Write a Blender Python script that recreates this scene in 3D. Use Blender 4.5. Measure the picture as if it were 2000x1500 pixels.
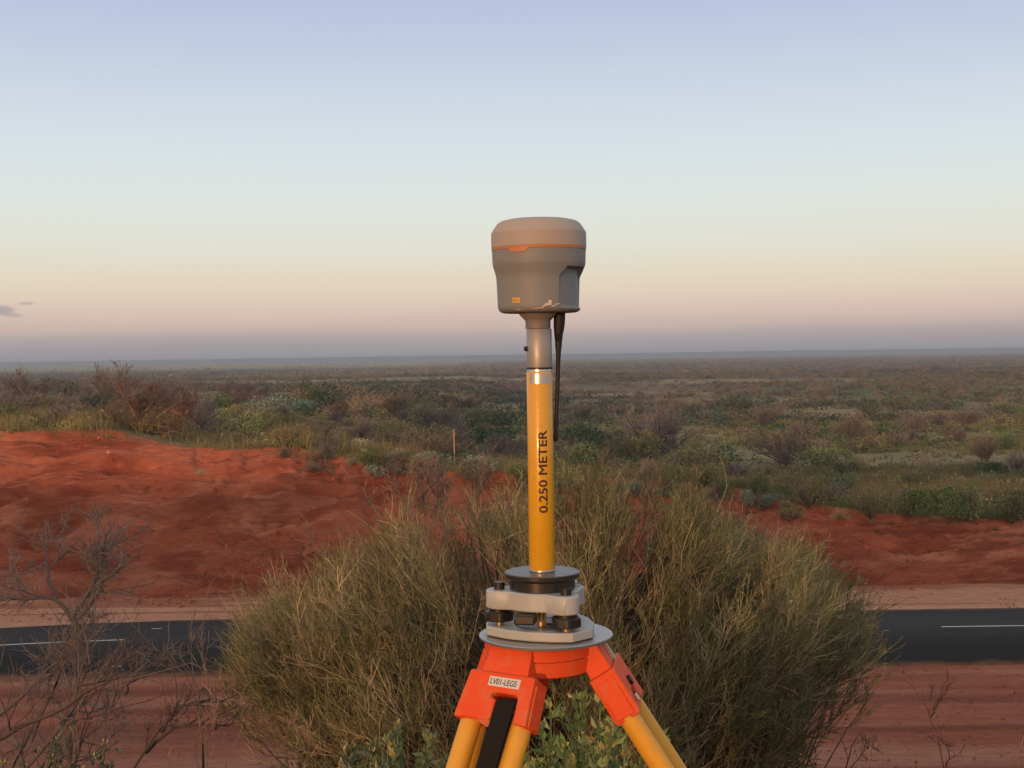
import bpy, bmesh, math, random
import numpy as np
from mathutils import Vector, Matrix

for o in list(bpy.data.objects):
    bpy.data.objects.remove(o, do_unlink=True)
scene = bpy.context.scene
col = scene.collection
R = math.radians
PI = math.pi

# ------------------------------------------------------------------ camera
F = 2550.0                      # focal length in pixels of the 2000 px wide frame
PITCH, ROLL = R(-1.3), R(0.80)
cam_d = bpy.data.cameras.new('camera')
cam_d.sensor_width = 36; cam_d.lens = F / 2000 * 36
cam_d.clip_start = 0.05; cam_d.clip_end = 30000
cam = bpy.data.objects.new('camera', cam_d); col.objects.link(cam)
CM = (Matrix.Rotation(PI / 2 + PITCH, 4, 'X') @ Matrix.Rotation(-ROLL, 4, 'Z'))
cam.matrix_world = CM
cam_d.dof.use_dof = False
scene.camera = cam

def ray(px, py):
    return CM.to_3x3() @ Vector(((px - 1000) / F, (750 - py) / F, -1))
def at(px, py, Y):
    """the point at forward distance Y seen in pixel px, py of the 2000x1500 frame"""
    v = ray(px, py)
    return v * (Y / v.y)

# ------------------------------------------------------------------ sky and sun
SUN_EL, SUN_AZ = 3.5, -24.0      # sun behind the camera, a little to the left (degrees)
def lin(*c):
    return tuple(((v / 255) / 12.92 if v / 255 <= .04045 else ((v / 255 + .055) / 1.055) ** 2.4) for v in c)
w = bpy.data.worlds.new("World"); scene.world = w; w.use_nodes = True
nt = w.node_tree; N = nt.nodes; L = nt.links; N.clear()
out = N.new('ShaderNodeOutputWorld'); bg = N.new('ShaderNodeBackground'); L.new(bg.outputs[0], out.inputs[0])
tc = N.new('ShaderNodeTexCoord'); sep = N.new('ShaderNodeSeparateXYZ'); L.new(tc.outputs['Generated'], sep.inputs[0])
# very faint, wide unevenness of the air so that the bands are not ruler straight
mp0 = N.new('ShaderNodeMapping'); mp0.inputs['Scale'].default_value = (3, 3, 26); L.new(tc.outputs['Generated'], mp0.inputs[0])
nz0 = N.new('ShaderNodeTexNoise'); nz0.inputs['Scale'].default_value = 1.6; nz0.inputs['Detail'].default_value = 5; L.new(mp0.outputs[0], nz0.inputs[0])
sub0 = N.new('ShaderNodeMath'); sub0.operation = 'MULTIPLY_ADD'; L.new(nz0.outputs['Fac'], sub0.inputs[0])
sub0.inputs[1].default_value = .010; sub0.inputs[2].default_value = -.005
add0 = N.new('ShaderNodeMath'); L.new(sep.outputs[2], add0.inputs[0]); L.new(sub0.outputs[0], add0.inputs[1])
mr = N.new('ShaderNodeMapRange'); L.new(add0.outputs[0], mr.inputs[0])
mr.inputs[1].default_value = -.02; mr.inputs[2].default_value = .58
ramp = N.new('ShaderNodeValToRGB'); L.new(mr.outputs[0], ramp.inputs[0]); ramp.color_ramp.interpolation = 'EASE'
ramp.color_ramp.interpolation = 'LINEAR'
def zpos(py):
    return (math.sin(math.atan((692 - py) / F)) + .02) / .60
stops = [(0.0, lin(96, 88, 88)), (zpos(700), lin(150, 149, 155)), (zpos(676), lin(161, 154, 158)), (zpos(654), lin(178, 166, 164)), (zpos(636), lin(202, 180, 171)),
         (zpos(608), lin(218, 194, 180)), (zpos(575), lin(225, 207, 187)), (zpos(535), lin(228, 217, 194)), (zpos(495), lin(226, 223, 207)), (zpos(450), lin(225, 227, 216)),
         (zpos(390), lin(223, 229, 225)), (zpos(300), lin(216, 226, 230)), (zpos(190), lin(205, 216, 229)), (zpos(90), lin(194, 204, 226)), (zpos(-20), lin(184, 192, 222)),
         (.62, (.50, .51, .58)), (.80, (.52, .51, .53)), (1.0, (.50, .49, .50))]
cr = ramp.color_ramp
while len(cr.elements) > 1: cr.elements.remove(cr.elements[-1])
cr.elements[0].position = 0; cr.elements[0].color = (*stops[0][1], 1)
for p, c in stops[1:]:
    e = cr.elements.new(p); e.color = (*c, 1)
# warm glow of the sky round the low sun (behind the camera)
sd = Vector((math.sin(R(SUN_AZ)) * -1, -math.cos(R(SUN_AZ)), 0))
sd = Vector((math.sin(R(SUN_AZ)), -math.cos(R(SUN_AZ)), math.tan(R(SUN_EL)))).normalized()   # towards the sun
dot = N.new('ShaderNodeVectorMath'); dot.operation = 'DOT_PRODUCT'; L.new(tc.outputs['Generated'], dot.inputs[0]); dot.inputs[1].default_value = sd
g1 = N.new('ShaderNodeMapRange'); L.new(dot.outputs['Value'], g1.inputs[0]); g1.inputs[1].default_value = -.1; g1.inputs[2].default_value = 1
g2 = N.new('ShaderNodeMath'); g2.operation = 'POWER'; L.new(g1.outputs[0], g2.inputs[0]); g2.inputs[1].default_value = 2.2
g3 = N.new('ShaderNodeMath'); g3.operation = 'MULTIPLY'; L.new(g2.outputs[0], g3.inputs[0]); g3.inputs[1].default_value = .8
mixg = N.new('ShaderNodeMix'); mixg.data_type = 'RGBA'; L.new(g3.outputs[0], mixg.inputs[0]); L.new(ramp.outputs[0], mixg.inputs[6])
mixg.inputs[7].default_value = (1.25, .88, .52, 1)
# small grey cloud low on the left and faint streaks low on the right
def cloud(prev, px, py, sx, sz, colr, amt, rough=1.0):
    d = ray(px, py).normalized()
    m = N.new('ShaderNodeVectorMath'); m.operation = 'SUBTRACT'; L.new(tc.outputs['Generated'], m.inputs[0]); m.inputs[1].default_value = d
    s = N.new('ShaderNodeVectorMath'); s.operation = 'MULTIPLY'; L.new(m.outputs[0], s.inputs[0]); s.inputs[1].default_value = (1 / sx, 1 / sx, 1 / sz)
    l = N.new('ShaderNodeVectorMath'); l.operation = 'LENGTH'; L.new(s.outputs[0], l.inputs[0])
    nm = N.new('ShaderNodeMapping'); nm.inputs['Scale'].default_value = (60, 60, 220); L.new(tc.outputs['Generated'], nm.inputs[0])
    nn = N.new('ShaderNodeTexNoise'); nn.inputs['Scale'].default_value = rough; nn.inputs['Detail'].default_value = 4; L.new(nm.outputs[0], nn.inputs[0])
    a = N.new('ShaderNodeMath'); a.operation = 'MULTIPLY_ADD'; L.new(nn.outputs['Fac'], a.inputs[0]); a.inputs[1].default_value = 1.3; a.inputs[2].default_value = -.65
    b = N.new('ShaderNodeMath'); L.new(a.outputs[0], b.inputs[0]); L.new(l.outputs['Value'], b.inputs[1])
    r = N.new('ShaderNodeMapRange'); r.interpolation_type = 'SMOOTHSTEP'; L.new(b.outputs[0], r.inputs[0])
    r.inputs[1].default_value = .45; r.inputs[2].default_value = 1.15; r.inputs[3].default_value = amt; r.inputs[4].default_value = 0
    x = N.new('ShaderNodeMix'); x.data_type = 'RGBA'; L.new(r.outputs[0], x.inputs[0]); L.new(prev, x.inputs[6]); x.inputs[7].default_value = (*colr, 1)
    return x.outputs[2]
c = cloud(mixg.outputs[2], -4, 606, .0135, .0038, lin(166, 157, 164), .8)
c = cloud(c, 26, 616, .0085, .0024, lin(172, 162, 164), .6)
c = cloud(c, 52, 593, .006, .0016, lin(190, 170, 162), .7)
c = cloud(c, 1860, 648, .05, .005, lin(176, 152, 152), .25, .6)
c = cloud(c, 1240, 628, .04, .002, lin(184, 158, 158), .15, .6)
sky = N.new('ShaderNodeTexSky'); sky.sky_type = 'NISHITA'; sky.sun_disc = False
sky.sun_elevation = R(SUN_EL); sky.sun_rotation = R(180 - SUN_AZ)
sc = N.new('ShaderNodeVectorMath'); sc.operation = 'SCALE'; L.new(sky.outputs[0], sc.inputs[0]); sc.inputs['Scale'].default_value = .0
addn = N.new('ShaderNodeVectorMath'); L.new(sc.outputs[0], addn.inputs[0]); L.new(c, addn.inputs[1])
L.new(addn.outputs[0], bg.inputs[0]); bg.inputs[1].default_value = 1.0

sun_d = bpy.data.lights.new('sun', 'SUN'); sun_d.energy = 2.0; sun_d.color = (1, .46, .20); sun_d.angle = R(1.2)
sun = bpy.data.objects.new('sun', sun_d); col.objects.link(sun)
sun.rotation_euler = sd.to_track_quat('Z', 'Y').to_euler()
scene.view_settings.view_transform = 'Standard'; scene.view_settings.look = 'None'
scene.view_settings.exposure = 0; scene.view_settings.gamma = 1
scene.cycles.max_bounces = 5; scene.cycles.diffuse_bounces = 2; scene.cycles.volume_bounces = 0
scene.cycles.transparent_max_bounces = 4; scene.cycles.caustics_reflective = False; scene.cycles.caustics_refractive = False

# ------------------------------------------------------------------ helpers
def tag(o, label=None, cat=None, group=None, kind=None):
    if label: o['label'] = label
    if cat: o['category'] = cat
    if group: o['group'] = group
    if kind: o['kind'] = kind
    return o
def empty(name, loc=(0, 0, 0), parent=None):
    o = bpy.data.objects.new(name, None); col.objects.link(o); o.location = loc; o.empty_display_size = .1
    if parent: o.parent = parent
    return o
def np_mesh(name, V, polys, mat, colr=None, smooth=False):
    """polys: list of integer arrays (n, k)"""
    me = bpy.data.meshes.new(name)
    V = np.asarray(V, np.float32).reshape(-1, 3)
    me.vertices.add(len(V)); me.vertices.foreach_set('co', V.ravel())
    polys = [np.asarray(p, np.int32) for p in polys if len(p)]
    idx = np.concatenate([p.ravel() for p in polys])
    tot = np.concatenate([np.full(len(p), p.shape[1], np.int32) for p in polys])
    start = np.concatenate([[0], np.cumsum(tot)[:-1]]).astype(np.int32)
    me.loops.add(len(idx)); me.loops.foreach_set('vertex_index', idx)
    me.polygons.add(len(tot)); me.polygons.foreach_set('loop_start', start); me.polygons.foreach_set('loop_total', tot)
    if smooth: me.polygons.foreach_set('use_smooth', np.ones(len(tot), bool))
    if colr is not None:
        a = me.color_attributes.new('Col', 'FLOAT_COLOR', 'POINT')
        c4 = np.ones((len(V), 4), np.float32); c4[:, :3] = colr
        a.data.foreach_set('color', c4.ravel())
    me.materials.append(mat); me.update(calc_edges=True)
    return me
def link(name, me, parent=None, loc=None):
    o = bpy.data.objects.new(name, me); col.objects.link(o)
    if parent: o.parent = parent
    if loc is not None: o.location = loc
    return o

class G:
    """collects vertices, faces and colours"""
    def __init__(s): s.v = []; s.q = []; s.t = []; s.c = []; s.n = 0
    def add(s, V, Q=None, T=None, C=None):
        V = np.asarray(V, np.float32).reshape(-1, 3)
        if Q is not None and len(Q): s.q.append(np.asarray(Q) + s.n)
        if T is not None and len(T): s.t.append(np.asarray(T) + s.n)
        s.v.append(V); C = np.asarray(C if C is not None else (1, 1, 1), np.float32)
        s.c.append(np.broadcast_to(C, V.shape).copy()); s.n += len(V)
    def mesh(s, name, mat, smooth=False, origin=None):
        V = np.concatenate(s.v)
        if origin is not None: V = V - np.asarray(origin, np.float32)
        P = []
        if s.q: P.append(np.concatenate(s.q))
        if s.t: P.append(np.concatenate(s.t))
        return np_mesh(name, V, P, mat, np.concatenate(s.c), smooth)
def nrm(a): return a / np.maximum(np.linalg.norm(a, axis=-1, keepdims=True), 1e-9)
def hsh(ix, iy, s):
    h = (ix.astype(np.int64) * 374761393 + iy.astype(np.int64) * 668265263 + s * 69069) & 0xffffffff
    h = ((h ^ (h >> 13)) * 1274126177) & 0xffffffff
    return ((h ^ (h >> 16)) & 0xffff) / 65535.0
def vn(x, y, s=0):
    x = np.asarray(x, float); y = np.asarray(y, float)
    ix = np.floor(x); iy = np.floor(y); fx = x - ix; fy = y - iy
    fx = fx * fx * (3 - 2 * fx); fy = fy * fy * (3 - 2 * fy)
    a = hsh(ix, iy, s); b = hsh(ix + 1, iy, s); c_ = hsh(ix, iy + 1, s); d = hsh(ix + 1, iy + 1, s)
    return (a * (1 - fx) + b * fx) * (1 - fy) + (c_ * (1 - fx) + d * fx) * fy
def fbm(x, y, s=0, o=4):
    r = 0; a = .5; t = 0
    for k in range(o):
        r = r + a * vn(x * 2 ** k + 17.3 * k, y * 2 ** k - 9.1 * k, s + k); t += a; a *= .5
    return r / t
def sm(a, b, x):
    t = np.clip((x - a) / (b - a), 0, 1); return t * t * (3 - 2 * t)

# ------------------------------------------------------------------ materials
def mat_base(name):
    m = bpy.data.materials.new(name); m.use_nodes = True
    nt = m.node_tree; return m, nt.nodes, nt.links, nt.nodes['Principled BSDF']
def pbr(name, c, rough=.5, metal=0, var=.12, scale=40, bump=.0, bscale=200, spec=.5, dirt=None, dscale=12, dthr=.6, coat=0):
    m, n, l, b = mat_base(name)
    t = n.new('ShaderNodeTexCoord')
    nz = n.new('ShaderNodeTexNoise'); nz.inputs['Scale'].default_value = scale; nz.inputs['Detail'].default_value = 6; l.new(t.outputs['Object'], nz.inputs[0])
    mx = n.new('ShaderNodeMix'); mx.data_type = 'RGBA'; l.new(nz.outputs['Fac'], mx.inputs[0])
    mx.inputs[6].default_value = (*[v * (1 - var) for v in c], 1); mx.inputs[7].default_value = (*[min(1, v * (1 + var)) for v in c], 1)
    src = mx.outputs[2]
    if dirt:
        dz = n.new('ShaderNodeTexNoise'); dz.inputs['Scale'].default_value = dscale; dz.inputs['Detail'].default_value = 8; dz.inputs['Roughness'].default_value = .7; l.new(t.outputs['Object'], dz.inputs[0])
        r = n.new('ShaderNodeMapRange'); l.new(dz.outputs['Fac'], r.inputs[0]); r.inputs[1].default_value = dthr - .08; r.inputs[2].default_value = dthr + .1; r.inputs[4].default_value = .75
        m2 = n.new('ShaderNodeMix'); m2.data_type = 'RGBA'; l.new(r.outputs[0], m2.inputs[0]); l.new(src, m2.inputs[6]); m2.inputs[7].default_value = (*dirt, 1); src = m2.outputs[2]
    l.new(src, b.inputs['Base Color'])
    rr = n.new('ShaderNodeMapRange'); l.new(nz.outputs['Fac'], rr.inputs[0]); rr.inputs[3].default_value = max(0, rough - .1); rr.inputs[4].default_value = min(1, rough + .1); l.new(rr.outputs[0], b.inputs['Roughness'])
    b.inputs['Metallic'].default_value = metal; b.inputs['Specular IOR Level'].default_value = spec
    if coat: b.inputs['Coat Weight'].default_value = coat; b.inputs['Coat Roughness'].default_value = .12
    if bump:
        bz = n.new('ShaderNodeTexNoise'); bz.inputs['Scale'].default_value = bscale; bz.inputs['Detail'].default_value = 3; l.new(t.outputs['Object'], bz.inputs[0])
        bp = n.new('ShaderNodeBump'); bp.inputs['Strength'].default_value = bump; bp.inputs['Distance'].default_value = .0006; l.new(bz.outputs['Fac'], bp.inputs['Height']); l.new(bp.outputs[0], b.inputs['Normal'])
    return m
def veg(name, rough=.75, trans=.25, tint=(1, 1, 1), rnd=0.0):
    m, n, l, b = mat_base(name)
    a = n.new('ShaderNodeAttribute'); a.attribute_name = 'Col'
    mul = n.new('ShaderNodeMix'); mul.data_type = 'RGBA'; mul.blend_type = 'MULTIPLY'; mul.inputs[0].default_value = 1
    l.new(a.outputs['Color'], mul.inputs[6]); mul.inputs[7].default_value = (*tint, 1); src = mul.outputs[2]
    if rnd:
        oi = n.new('ShaderNodeObjectInfo'); h = n.new('ShaderNodeHueSaturation'); l.new(src, h.inputs['Color'])
        r = n.new('ShaderNodeMapRange'); l.new(oi.outputs['Random'], r.inputs[0]); r.inputs[3].default_value = 1 - rnd; r.inputs[4].default_value = 1 + rnd; l.new(r.outputs[0], h.inputs['Value'])
        src = h.outputs[0]
    l.new(src, b.inputs['Base Color']); b.inputs['Roughness'].default_value = rough; b.inputs['Specular IOR Level'].default_value = .25
    if trans:
        o_ = n['Material Output']; tr = n.new('ShaderNodeBsdfTranslucent'); l.new(src, tr.inputs[0])
        ms = n.new('ShaderNodeMixShader'); ms.inputs[0].default_value = trans; l.new(b.outputs[0], ms.inputs[1]); l.new(tr.outputs[0], ms.inputs[2]); l.new(ms.outputs[0], o_.inputs[0])
    return m
M_twig = veg('bark', .85, 0)
M_leaf = veg('leaf', .6, .25)
M_far = veg('scrub', .9, 0, rnd=.18, tint=(2.0, 2.05, 2.05))
M_grass = veg('grass', .85, .2, tint=(1.75, 1.68, 1.72))

# ------------------------------------------------------------------ terrain
XS = np.array([-60, -40, -22.5, -19, -15, -9.6, -8, -6.4, -5.2, -3.5, -1.5, 0, 4, 7, 9, 11.6, 15.5, 22, 40, 60.])
TS = np.array([6.0, 5.95, 5.75, 5.65, 4.95, 4.75, 4.45, 4.25, 4.1, 3.95, 3.85, 3.75, 3.6, 3.45, 3.25, 2.5, 2.05, 1.9, 1.7, 1.6])
def toe(x): return 49.5 + .6 * (fbm(x / 6, x * 0, 5, 3) - .5) * 2
def bank(x): return np.interp(x, XS, TS) + .30 * (fbm(x / 1.7, x * 0 + 3, 8, 3) - .5)
def run(x): return 1.0 + 1.95 * bank(x)
def crest(x): return toe(x) + run(x)
def hgt(x, y):
    x = np.asarray(x, float); y = np.asarray(y, float)
    n1 = fbm(x / 2.5, y / 2.5, 1, 3) - .5
    top = -1.6 + .52 * sm(-2, -9, y) + .16 * n1 * sm(2, -3, y) + .25 * (fbm(x / 1.3, y / 1.3, 44, 3) - .5) * sm(-4, -8, y) - .004 * np.clip(-y - 12, 0, 1e5)
    z = np.where(y < 2.4, top, np.maximum(-1.6 - .5 * (y - 2.4), -9))
    z = np.where((y > 2.4) & (y < 3.4), -1.6 - .25 * (y - 2.4) ** 2 - .0 * y, z)
    z = np.where((y >= 3.4), np.maximum(-1.85 - .5 * (y - 3.4), -9), z)
    z = z + sm(3, 6, y) * sm(20, 15, y) * n1 * .35
    fl = sm(18, 22, y) * sm(36, 34, y)
    z = z + fl * (.22 * (fbm(x / 9, y / 1.2, 2, 4) - .5) + .10 * (fbm(x / 2.0, y / .6, 3, 3) - .5))
    T = bank(x); t0 = toe(x); rn = run(x)
    t = (y - t0) / rn
    tt = np.clip(t, 0, 1)
    prof = tt + .10 * np.sin(tt * PI * 2) * -1 * (1 - tt)
    bk = T * prof
    amp = sm(-.06, .15, t) * sm(1.5, 1.0, t)
    # slumps, scrapes and grader scars on the cut face
    wx = x + 2.2 * (fbm(x / 5, y / 4, 21, 3) - .5)
    scar = np.abs(fbm(wx / 6.5, y / 1.5, 11, 5) - .5) * 2
    d = -.75 * (1 - np.clip(scar * 3.2, 0, 1)) * .55 + .60 * (fbm(wx / 3.2, y / 1.6, 12, 4) - .5) + .20 * (fbm(x / 1.1, y / .5, 13, 4) - .5) - .16 * np.clip(1 - np.abs(fbm(x / .75 + .25 * y, y / 5, 16, 3) - .5) * 9, 0, 1) * sm(.35, .55, fbm(x / 5, y / 5, 17, 2))
    terr = (y * 1.1 + 2.0 * fbm(x / 7, y / 6, 31, 2)) % 1.0
    d = d + .12 * (terr - .5) * sm(.0, .4, 1 - tt) * (1 - sm(.8, 1, terr) * .8)
    bk = bk + amp * d * np.clip(T / 3.2, .45, 1.15)
    sv = sm(45.5, 47, y) * sm(50.5, 49, y)
    bk = bk + sv * .09 * (fbm(x / 7, y / .7, 15, 3) - .45)
    dy = np.clip(y - (t0 + rn), 0, 1e6)
    zc = -9 + T
    plain = -14 - 9 * sm(300, 6000, y) + 1.6 * (fbm(x / 60, y / 45, 41, 3) - .5) * sm(70, 200, y) * sm(2500, 800, y)
    D = 95 + 190 * sm(-2, -18, x)
    zb = plain + (zc - (-14)) * np.exp(-dy / D)
    zb = zb + .5 * (fbm(x / 6, y / 6, 42, 3) - .5) * sm(0, 6, dy) * sm(300, 120, y)
    zf = np.where(dy > 0, zb + amp * d * .0, -9 + bk)
    z = np.where(y > 45, zf, z)
    return z
CLEAR = [(46, 430, 34, 26), (42, 128, 20, 20), (17, 215, 15, 22), (-60, 700, 120, 110), (80, 265, 26, 20), (120, 620, 70, 60), (25, 150, 8, 10), (-20, 330, 26, 26), (60, 178, 14, 9)]
def clearing(x, y):
    x = np.asarray(x, float); y = np.asarray(y, float); m = np.zeros(np.broadcast(x, y).shape)
    for cx, cy, rx_, ry_ in CLEAR:
        d = np.sqrt(((x - cx) / rx_) ** 2 + ((y - cy) / ry_) ** 2) + .9 * (fbm(x / rx_ * 2.5, y / ry_ * 2.5, 140, 3) - .5)
        m = np.maximum(m, sm(1.05, .75, d))
    return m
def hit(px, py, y0=20, y1=400):
    v = ray(px, py); ys = np.linspace(y0, y1, 6000); s = ys / v.y
    k = np.argmax(hgt(v.x * s, ys) > v.z * s)
    return Vector((v.x * s[k], ys[k], v.z * s[k]))

def axis(a, b, d): return list(np.arange(a, b, d))
ys = axis(-90, -14, 5) + axis(-14, 18, .5) + axis(18, 34, .25) + axis(34, 46, .35) + axis(46, 64, .085) + axis(64, 80, .5)
y = 80
while y < 9500: ys.append(y); y *= 1.05
ys = np.array(ys)
xs = axis(-34, 34, .13); x = 34; ex = []
while x < 9000: ex.append(x); x = x * 1.12 + .5
xs = np.array([-e for e in ex[::-1]] + xs + ex)
X, Y = np.meshgrid(xs, ys)
Zg = hgt(X, Y)
nx, ny = len(xs), len(ys)
# ground colours: soil and low growth, plus shade painted low on the cut
red = np.array([.375, .106, .060]); redp = np.array([.45, .180, .116]); redd = np.array([.20, .048, .027])
sand = np.array([.47, .245, .165]); sandp = np.array([.53, .31, .215])
n_a = fbm(X / 5, Y / 1.3, 51, 5)[..., None]; n_b = fbm(X / 2.2, Y / .9, 52, 4)[..., None]; n_c = fbm(X / 14, Y / .55, 53, 4)[..., None]
C = red + (redp - red) * sm(.45, .75, n_a) * .75
C = C + (redd - C) * sm(.46, .68, n_b) * .65
n_e = fbm(X / 9 + .12 * Y, Y / 2.4, 58, 4)[..., None]
C = C + (redd * .8 - C) * sm(.54, .60, n_e) * sm(.70, .62, n_e) * .45
C = C + (redp * 1.02 - C) * sm(.40, .46, n_e) * sm(.50, .46, n_e) * .35
sc_l = np.abs(fbm((X + 2.2 * (fbm(X / 5, Y / 4, 21, 3) - .5)) / 6.5, Y / 1.5, 11, 5) - .5)[..., None] * 2
C = C + (redd * .75 - C) * sm(.06, .0, sc_l) * .6
n_f = np.abs(fbm(X / 4.5 + Y * .2, Y / .9, 57, 4) - .5)[..., None] * 2
C = C + (redp * 1.15 - C) * sm(.05, .0, n_f) * .4
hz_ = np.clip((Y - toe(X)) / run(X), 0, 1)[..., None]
C = C * (1 - .24 * sm(.62, .30, hz_ + .35 * (n_a - .5)))      # shade painted into the soil colour of the lower cut
# verge bands
tX = toe(X)[..., None]; Yv = Y[..., None]
Yr = Yv + .0115 * np.clip(np.minimum(X + 8, 0) ** 2, 0, 900)[..., None]
vm = sm(44.4, 44.9, Yr) * (1 - sm(tX - 1.6, tX + .3, Yv + 1.6 * (n_b - .5)))
C = C + (sand + (sandp - sand) * sm(.4, .7, n_c) - C) * vm
bm_ = sm(.52, .66, n_c) * sm(45.3, 46.0, Yv) * sm(tX + .3, tX - 1.5, Yv)
C = C + (np.array([.30, .105, .06]) - C) * bm_ * .8
nm_ = sm(20, 24, Yv) * sm(37.2, 36.6, Yv)
band = sm(.42, .66, fbm(X / 22, Y / 1.1, 54, 4)[..., None])
nearc = np.array([.32, .118, .076]) + (np.array([.22, .066, .041]) - np.array([.32, .118, .076])) * sm(31.5, 28, Yv)
nearc = nearc + (np.array([.40, .205, .145]) - nearc) * band * .75
nearc = nearc + (np.array([.14, .040, .024]) - nearc) * sm(.56, .70, fbm(X / 30 + 5, Y / .9, 59, 4)[..., None]) * .6
C = C * (1 - nm_) + nm_ * nearc
# hillside and plain
hs = sm(19, 15, Yv); C = C * (1 - hs) + hs * (np.array([.20, .10, .06]) * (.7 + .6 * n_b))
p1 = fbm(X / 11, Y / 9, 61, 4)[..., None]; p2 = fbm(X / 40, Y / 60, 62, 4)[..., None]; p3 = fbm(X / 180, Y / 420, 63, 4)[..., None]
olive = np.array([.135, .115, .048]); green = np.array([.060, .085, .032]); straw = np.array([.24, .185, .095]); dust = np.array([.19, .125, .090]); mauve = np.array([.105, .085, .072])
pc = olive + (green - olive) * sm(.42, .62, p1)
pc = pc + (straw - pc) * sm(.52, .68, p2) * .6
pc = pc + (dust - pc) * sm(.56, .70, fbm(X / 25, Y / 55, 64, 4)[..., None]) * .5
pc = pc * 1.45
far = sm(260, 800, Yv); cl_ = clearing(X, Y)[..., None]; pf = mauve + (olive - mauve) * sm(.45, .6, p3) + (dust - mauve) * sm(.58, .7, fbm(X / 120, Y / 500, 66, 3)[..., None]) * .5
pc = pc + (pf - pc) * far
pc = pc + (np.array([.27, .225, .125]) * (.8 + .4 * n_a) - pc) * cl_ * .85
gs = sm(1500, 2300, Yv) * sm(5200, 4400, Yv) * sm(200, -300, X[..., None])
pc = pc + (np.array([.30, .28, .13]) - pc) * gs * .85
dk = sm(5200, 6200, Yv); pc = pc + (np.array([.05, .06, .055]) - pc) * dk
cr_ = crest(X)[..., None]
cm = sm(cr_ - .5, cr_ + 1.2, Yv + 1.4 * (n_b - .5))
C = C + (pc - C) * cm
I = (np.arange(ny - 1)[:, None] * nx + np.arange(nx - 1)[None, :]).ravel()
quads = np.stack([I, I + 1, I + nx + 1, I + nx], 1)
gm, n, l, b = mat_base('ground_soil')
a = n.new('ShaderNodeAttribute'); a.attribute_name = 'Col'
t = n.new('ShaderNodeTexCoord')
mpn = n.new('ShaderNodeMapping'); mpn.inputs['Scale'].default_value = (.8, 2.4, 2.4); l.new(t.outputs['Object'], mpn.inputs[0])
nz = n.new('ShaderNodeTexNoise'); nz.inputs['Scale'].default_value = 2.4; nz.inputs['Detail'].default_value = 9; nz.inputs['Roughness'].default_value = .68; l.new(mpn.outputs[0], nz.inputs[0])
r = n.new('ShaderNodeMapRange'); l.new(nz.outputs['Fac'], r.inputs[0]); r.inputs[1].default_value = .25; r.inputs[2].default_value = .75; r.inputs[3].default_value = .70; r.inputs[4].default_value = 1.30
mm = n.new('ShaderNodeVectorMath'); mm.operation = 'SCALE'; l.new(a.outputs['Color'], mm.inputs[0]); l.new(r.outputs[0], mm.inputs['Scale'])
l.new(mm.outputs[0], b.inputs['Base Color']); b.inputs['Roughness'].default_value = .95; b.inputs['Specular IOR Level'].default_value = .1
bp = n.new('ShaderNodeBump'); bp.inputs['Strength'].default_value = .8; bp.inputs['Distance'].default_value = .14; l.new(nz.outputs['Fac'], bp.inputs['Height']); l.new(bp.outputs[0], b.inputs['Normal'])
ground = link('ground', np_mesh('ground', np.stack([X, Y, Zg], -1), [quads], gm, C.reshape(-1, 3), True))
tag(ground, 'red earth cutting, graded verges and olive scrub plain to the horizon', 'ground', kind='structure')

# far low ridge
hx = np.linspace(-9500, 9500, 400); ht = -1.5 + 6 * (fbm(hx / 1400, hx * 0, 71, 5) - .5) + 2.5 * sm(1000, 3500, hx) - 2.0 * sm(-200, -2200, hx)
g = G(); rows = []
for yy, k in ((6300, -25), (6700, None), (7300, None), (8200, -36)):
    zz = np.full_like(hx, k) if k is not None else ht - (0 if yy < 7000 else 4)
    rows.append(np.stack([hx, hx * 0 + yy, zz], -1))
V = np.concatenate(rows); nn_ = len(hx); Q = []
for r_ in range(3):
    i = np.arange(nn_ - 1) + r_ * nn_; Q.append(np.stack([i, i + 1, i + nn_ + 1, i + nn_], 1))
ridge_m = pbr('ridge_scrub', (.052, .055, .062), .95, var=.5, scale=.004, spec=.1)
tag(link('hills', np_mesh('hills', V, [np.concatenate(Q)], ridge_m, smooth=True)), 'low blue grey ridge along the horizon', 'hills', kind='structure')

# ------------------------------------------------------------------ road
am, n, l, b = mat_base('asphalt')
t = n.new('ShaderNodeTexCoord')
nz = n.new('ShaderNodeTexNoise'); nz.inputs['Scale'].default_value = 60; nz.inputs['Detail'].default_value = 4; l.new(t.outputs['Object'], nz.inputs[0])
mp = n.new('ShaderNodeMapping'); mp.inputs['Scale'].default_value = (.06, 1.3, 1); l.new(t.outputs['Object'], mp.inputs[0])
nb = n.new('ShaderNodeTexNoise'); nb.inputs['Scale'].default_value = 1.0; nb.inputs['Detail'].default_value = 5; l.new(mp.outputs[0], nb.inputs[0])
mx = n.new('ShaderNodeMix'); mx.data_type = 'RGBA'; l.new(nb.outputs['Fac'], mx.inputs[0]); mx.inputs[6].default_value = (.030, .033, .037, 1); mx.inputs[7].default_value = (.062, .064, .068, 1)
mx2 = n.new('ShaderNodeMix'); mx2.data_type = 'RGBA'; mx2.blend_type = 'MULTIPLY'; mx2.inputs[0].default_value = .6; l.new(mx.outputs[2], mx2.inputs[6]); l.new(nz.outputs['Color'], mx2.inputs[7])
sx_ = n.new('ShaderNodeSeparateXYZ'); l.new(t.outputs['Object'], sx_.inputs[0]); lr_ = n.new('ShaderNodeMapRange'); l.new(sx_.outputs[1], lr_.inputs[0]); lr_.inputs[1].default_value = 39.6; lr_.inputs[2].default_value = 41.2; lr_.inputs[3].default_value = .72; lr_.inputs[4].default_value = 1.15
vs_ = n.new('ShaderNodeVectorMath'); vs_.operation = 'SCALE'; l.new(mx2.outputs[2], vs_.inputs[0]); l.new(lr_.outputs[0], vs_.inputs['Scale'])
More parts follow.
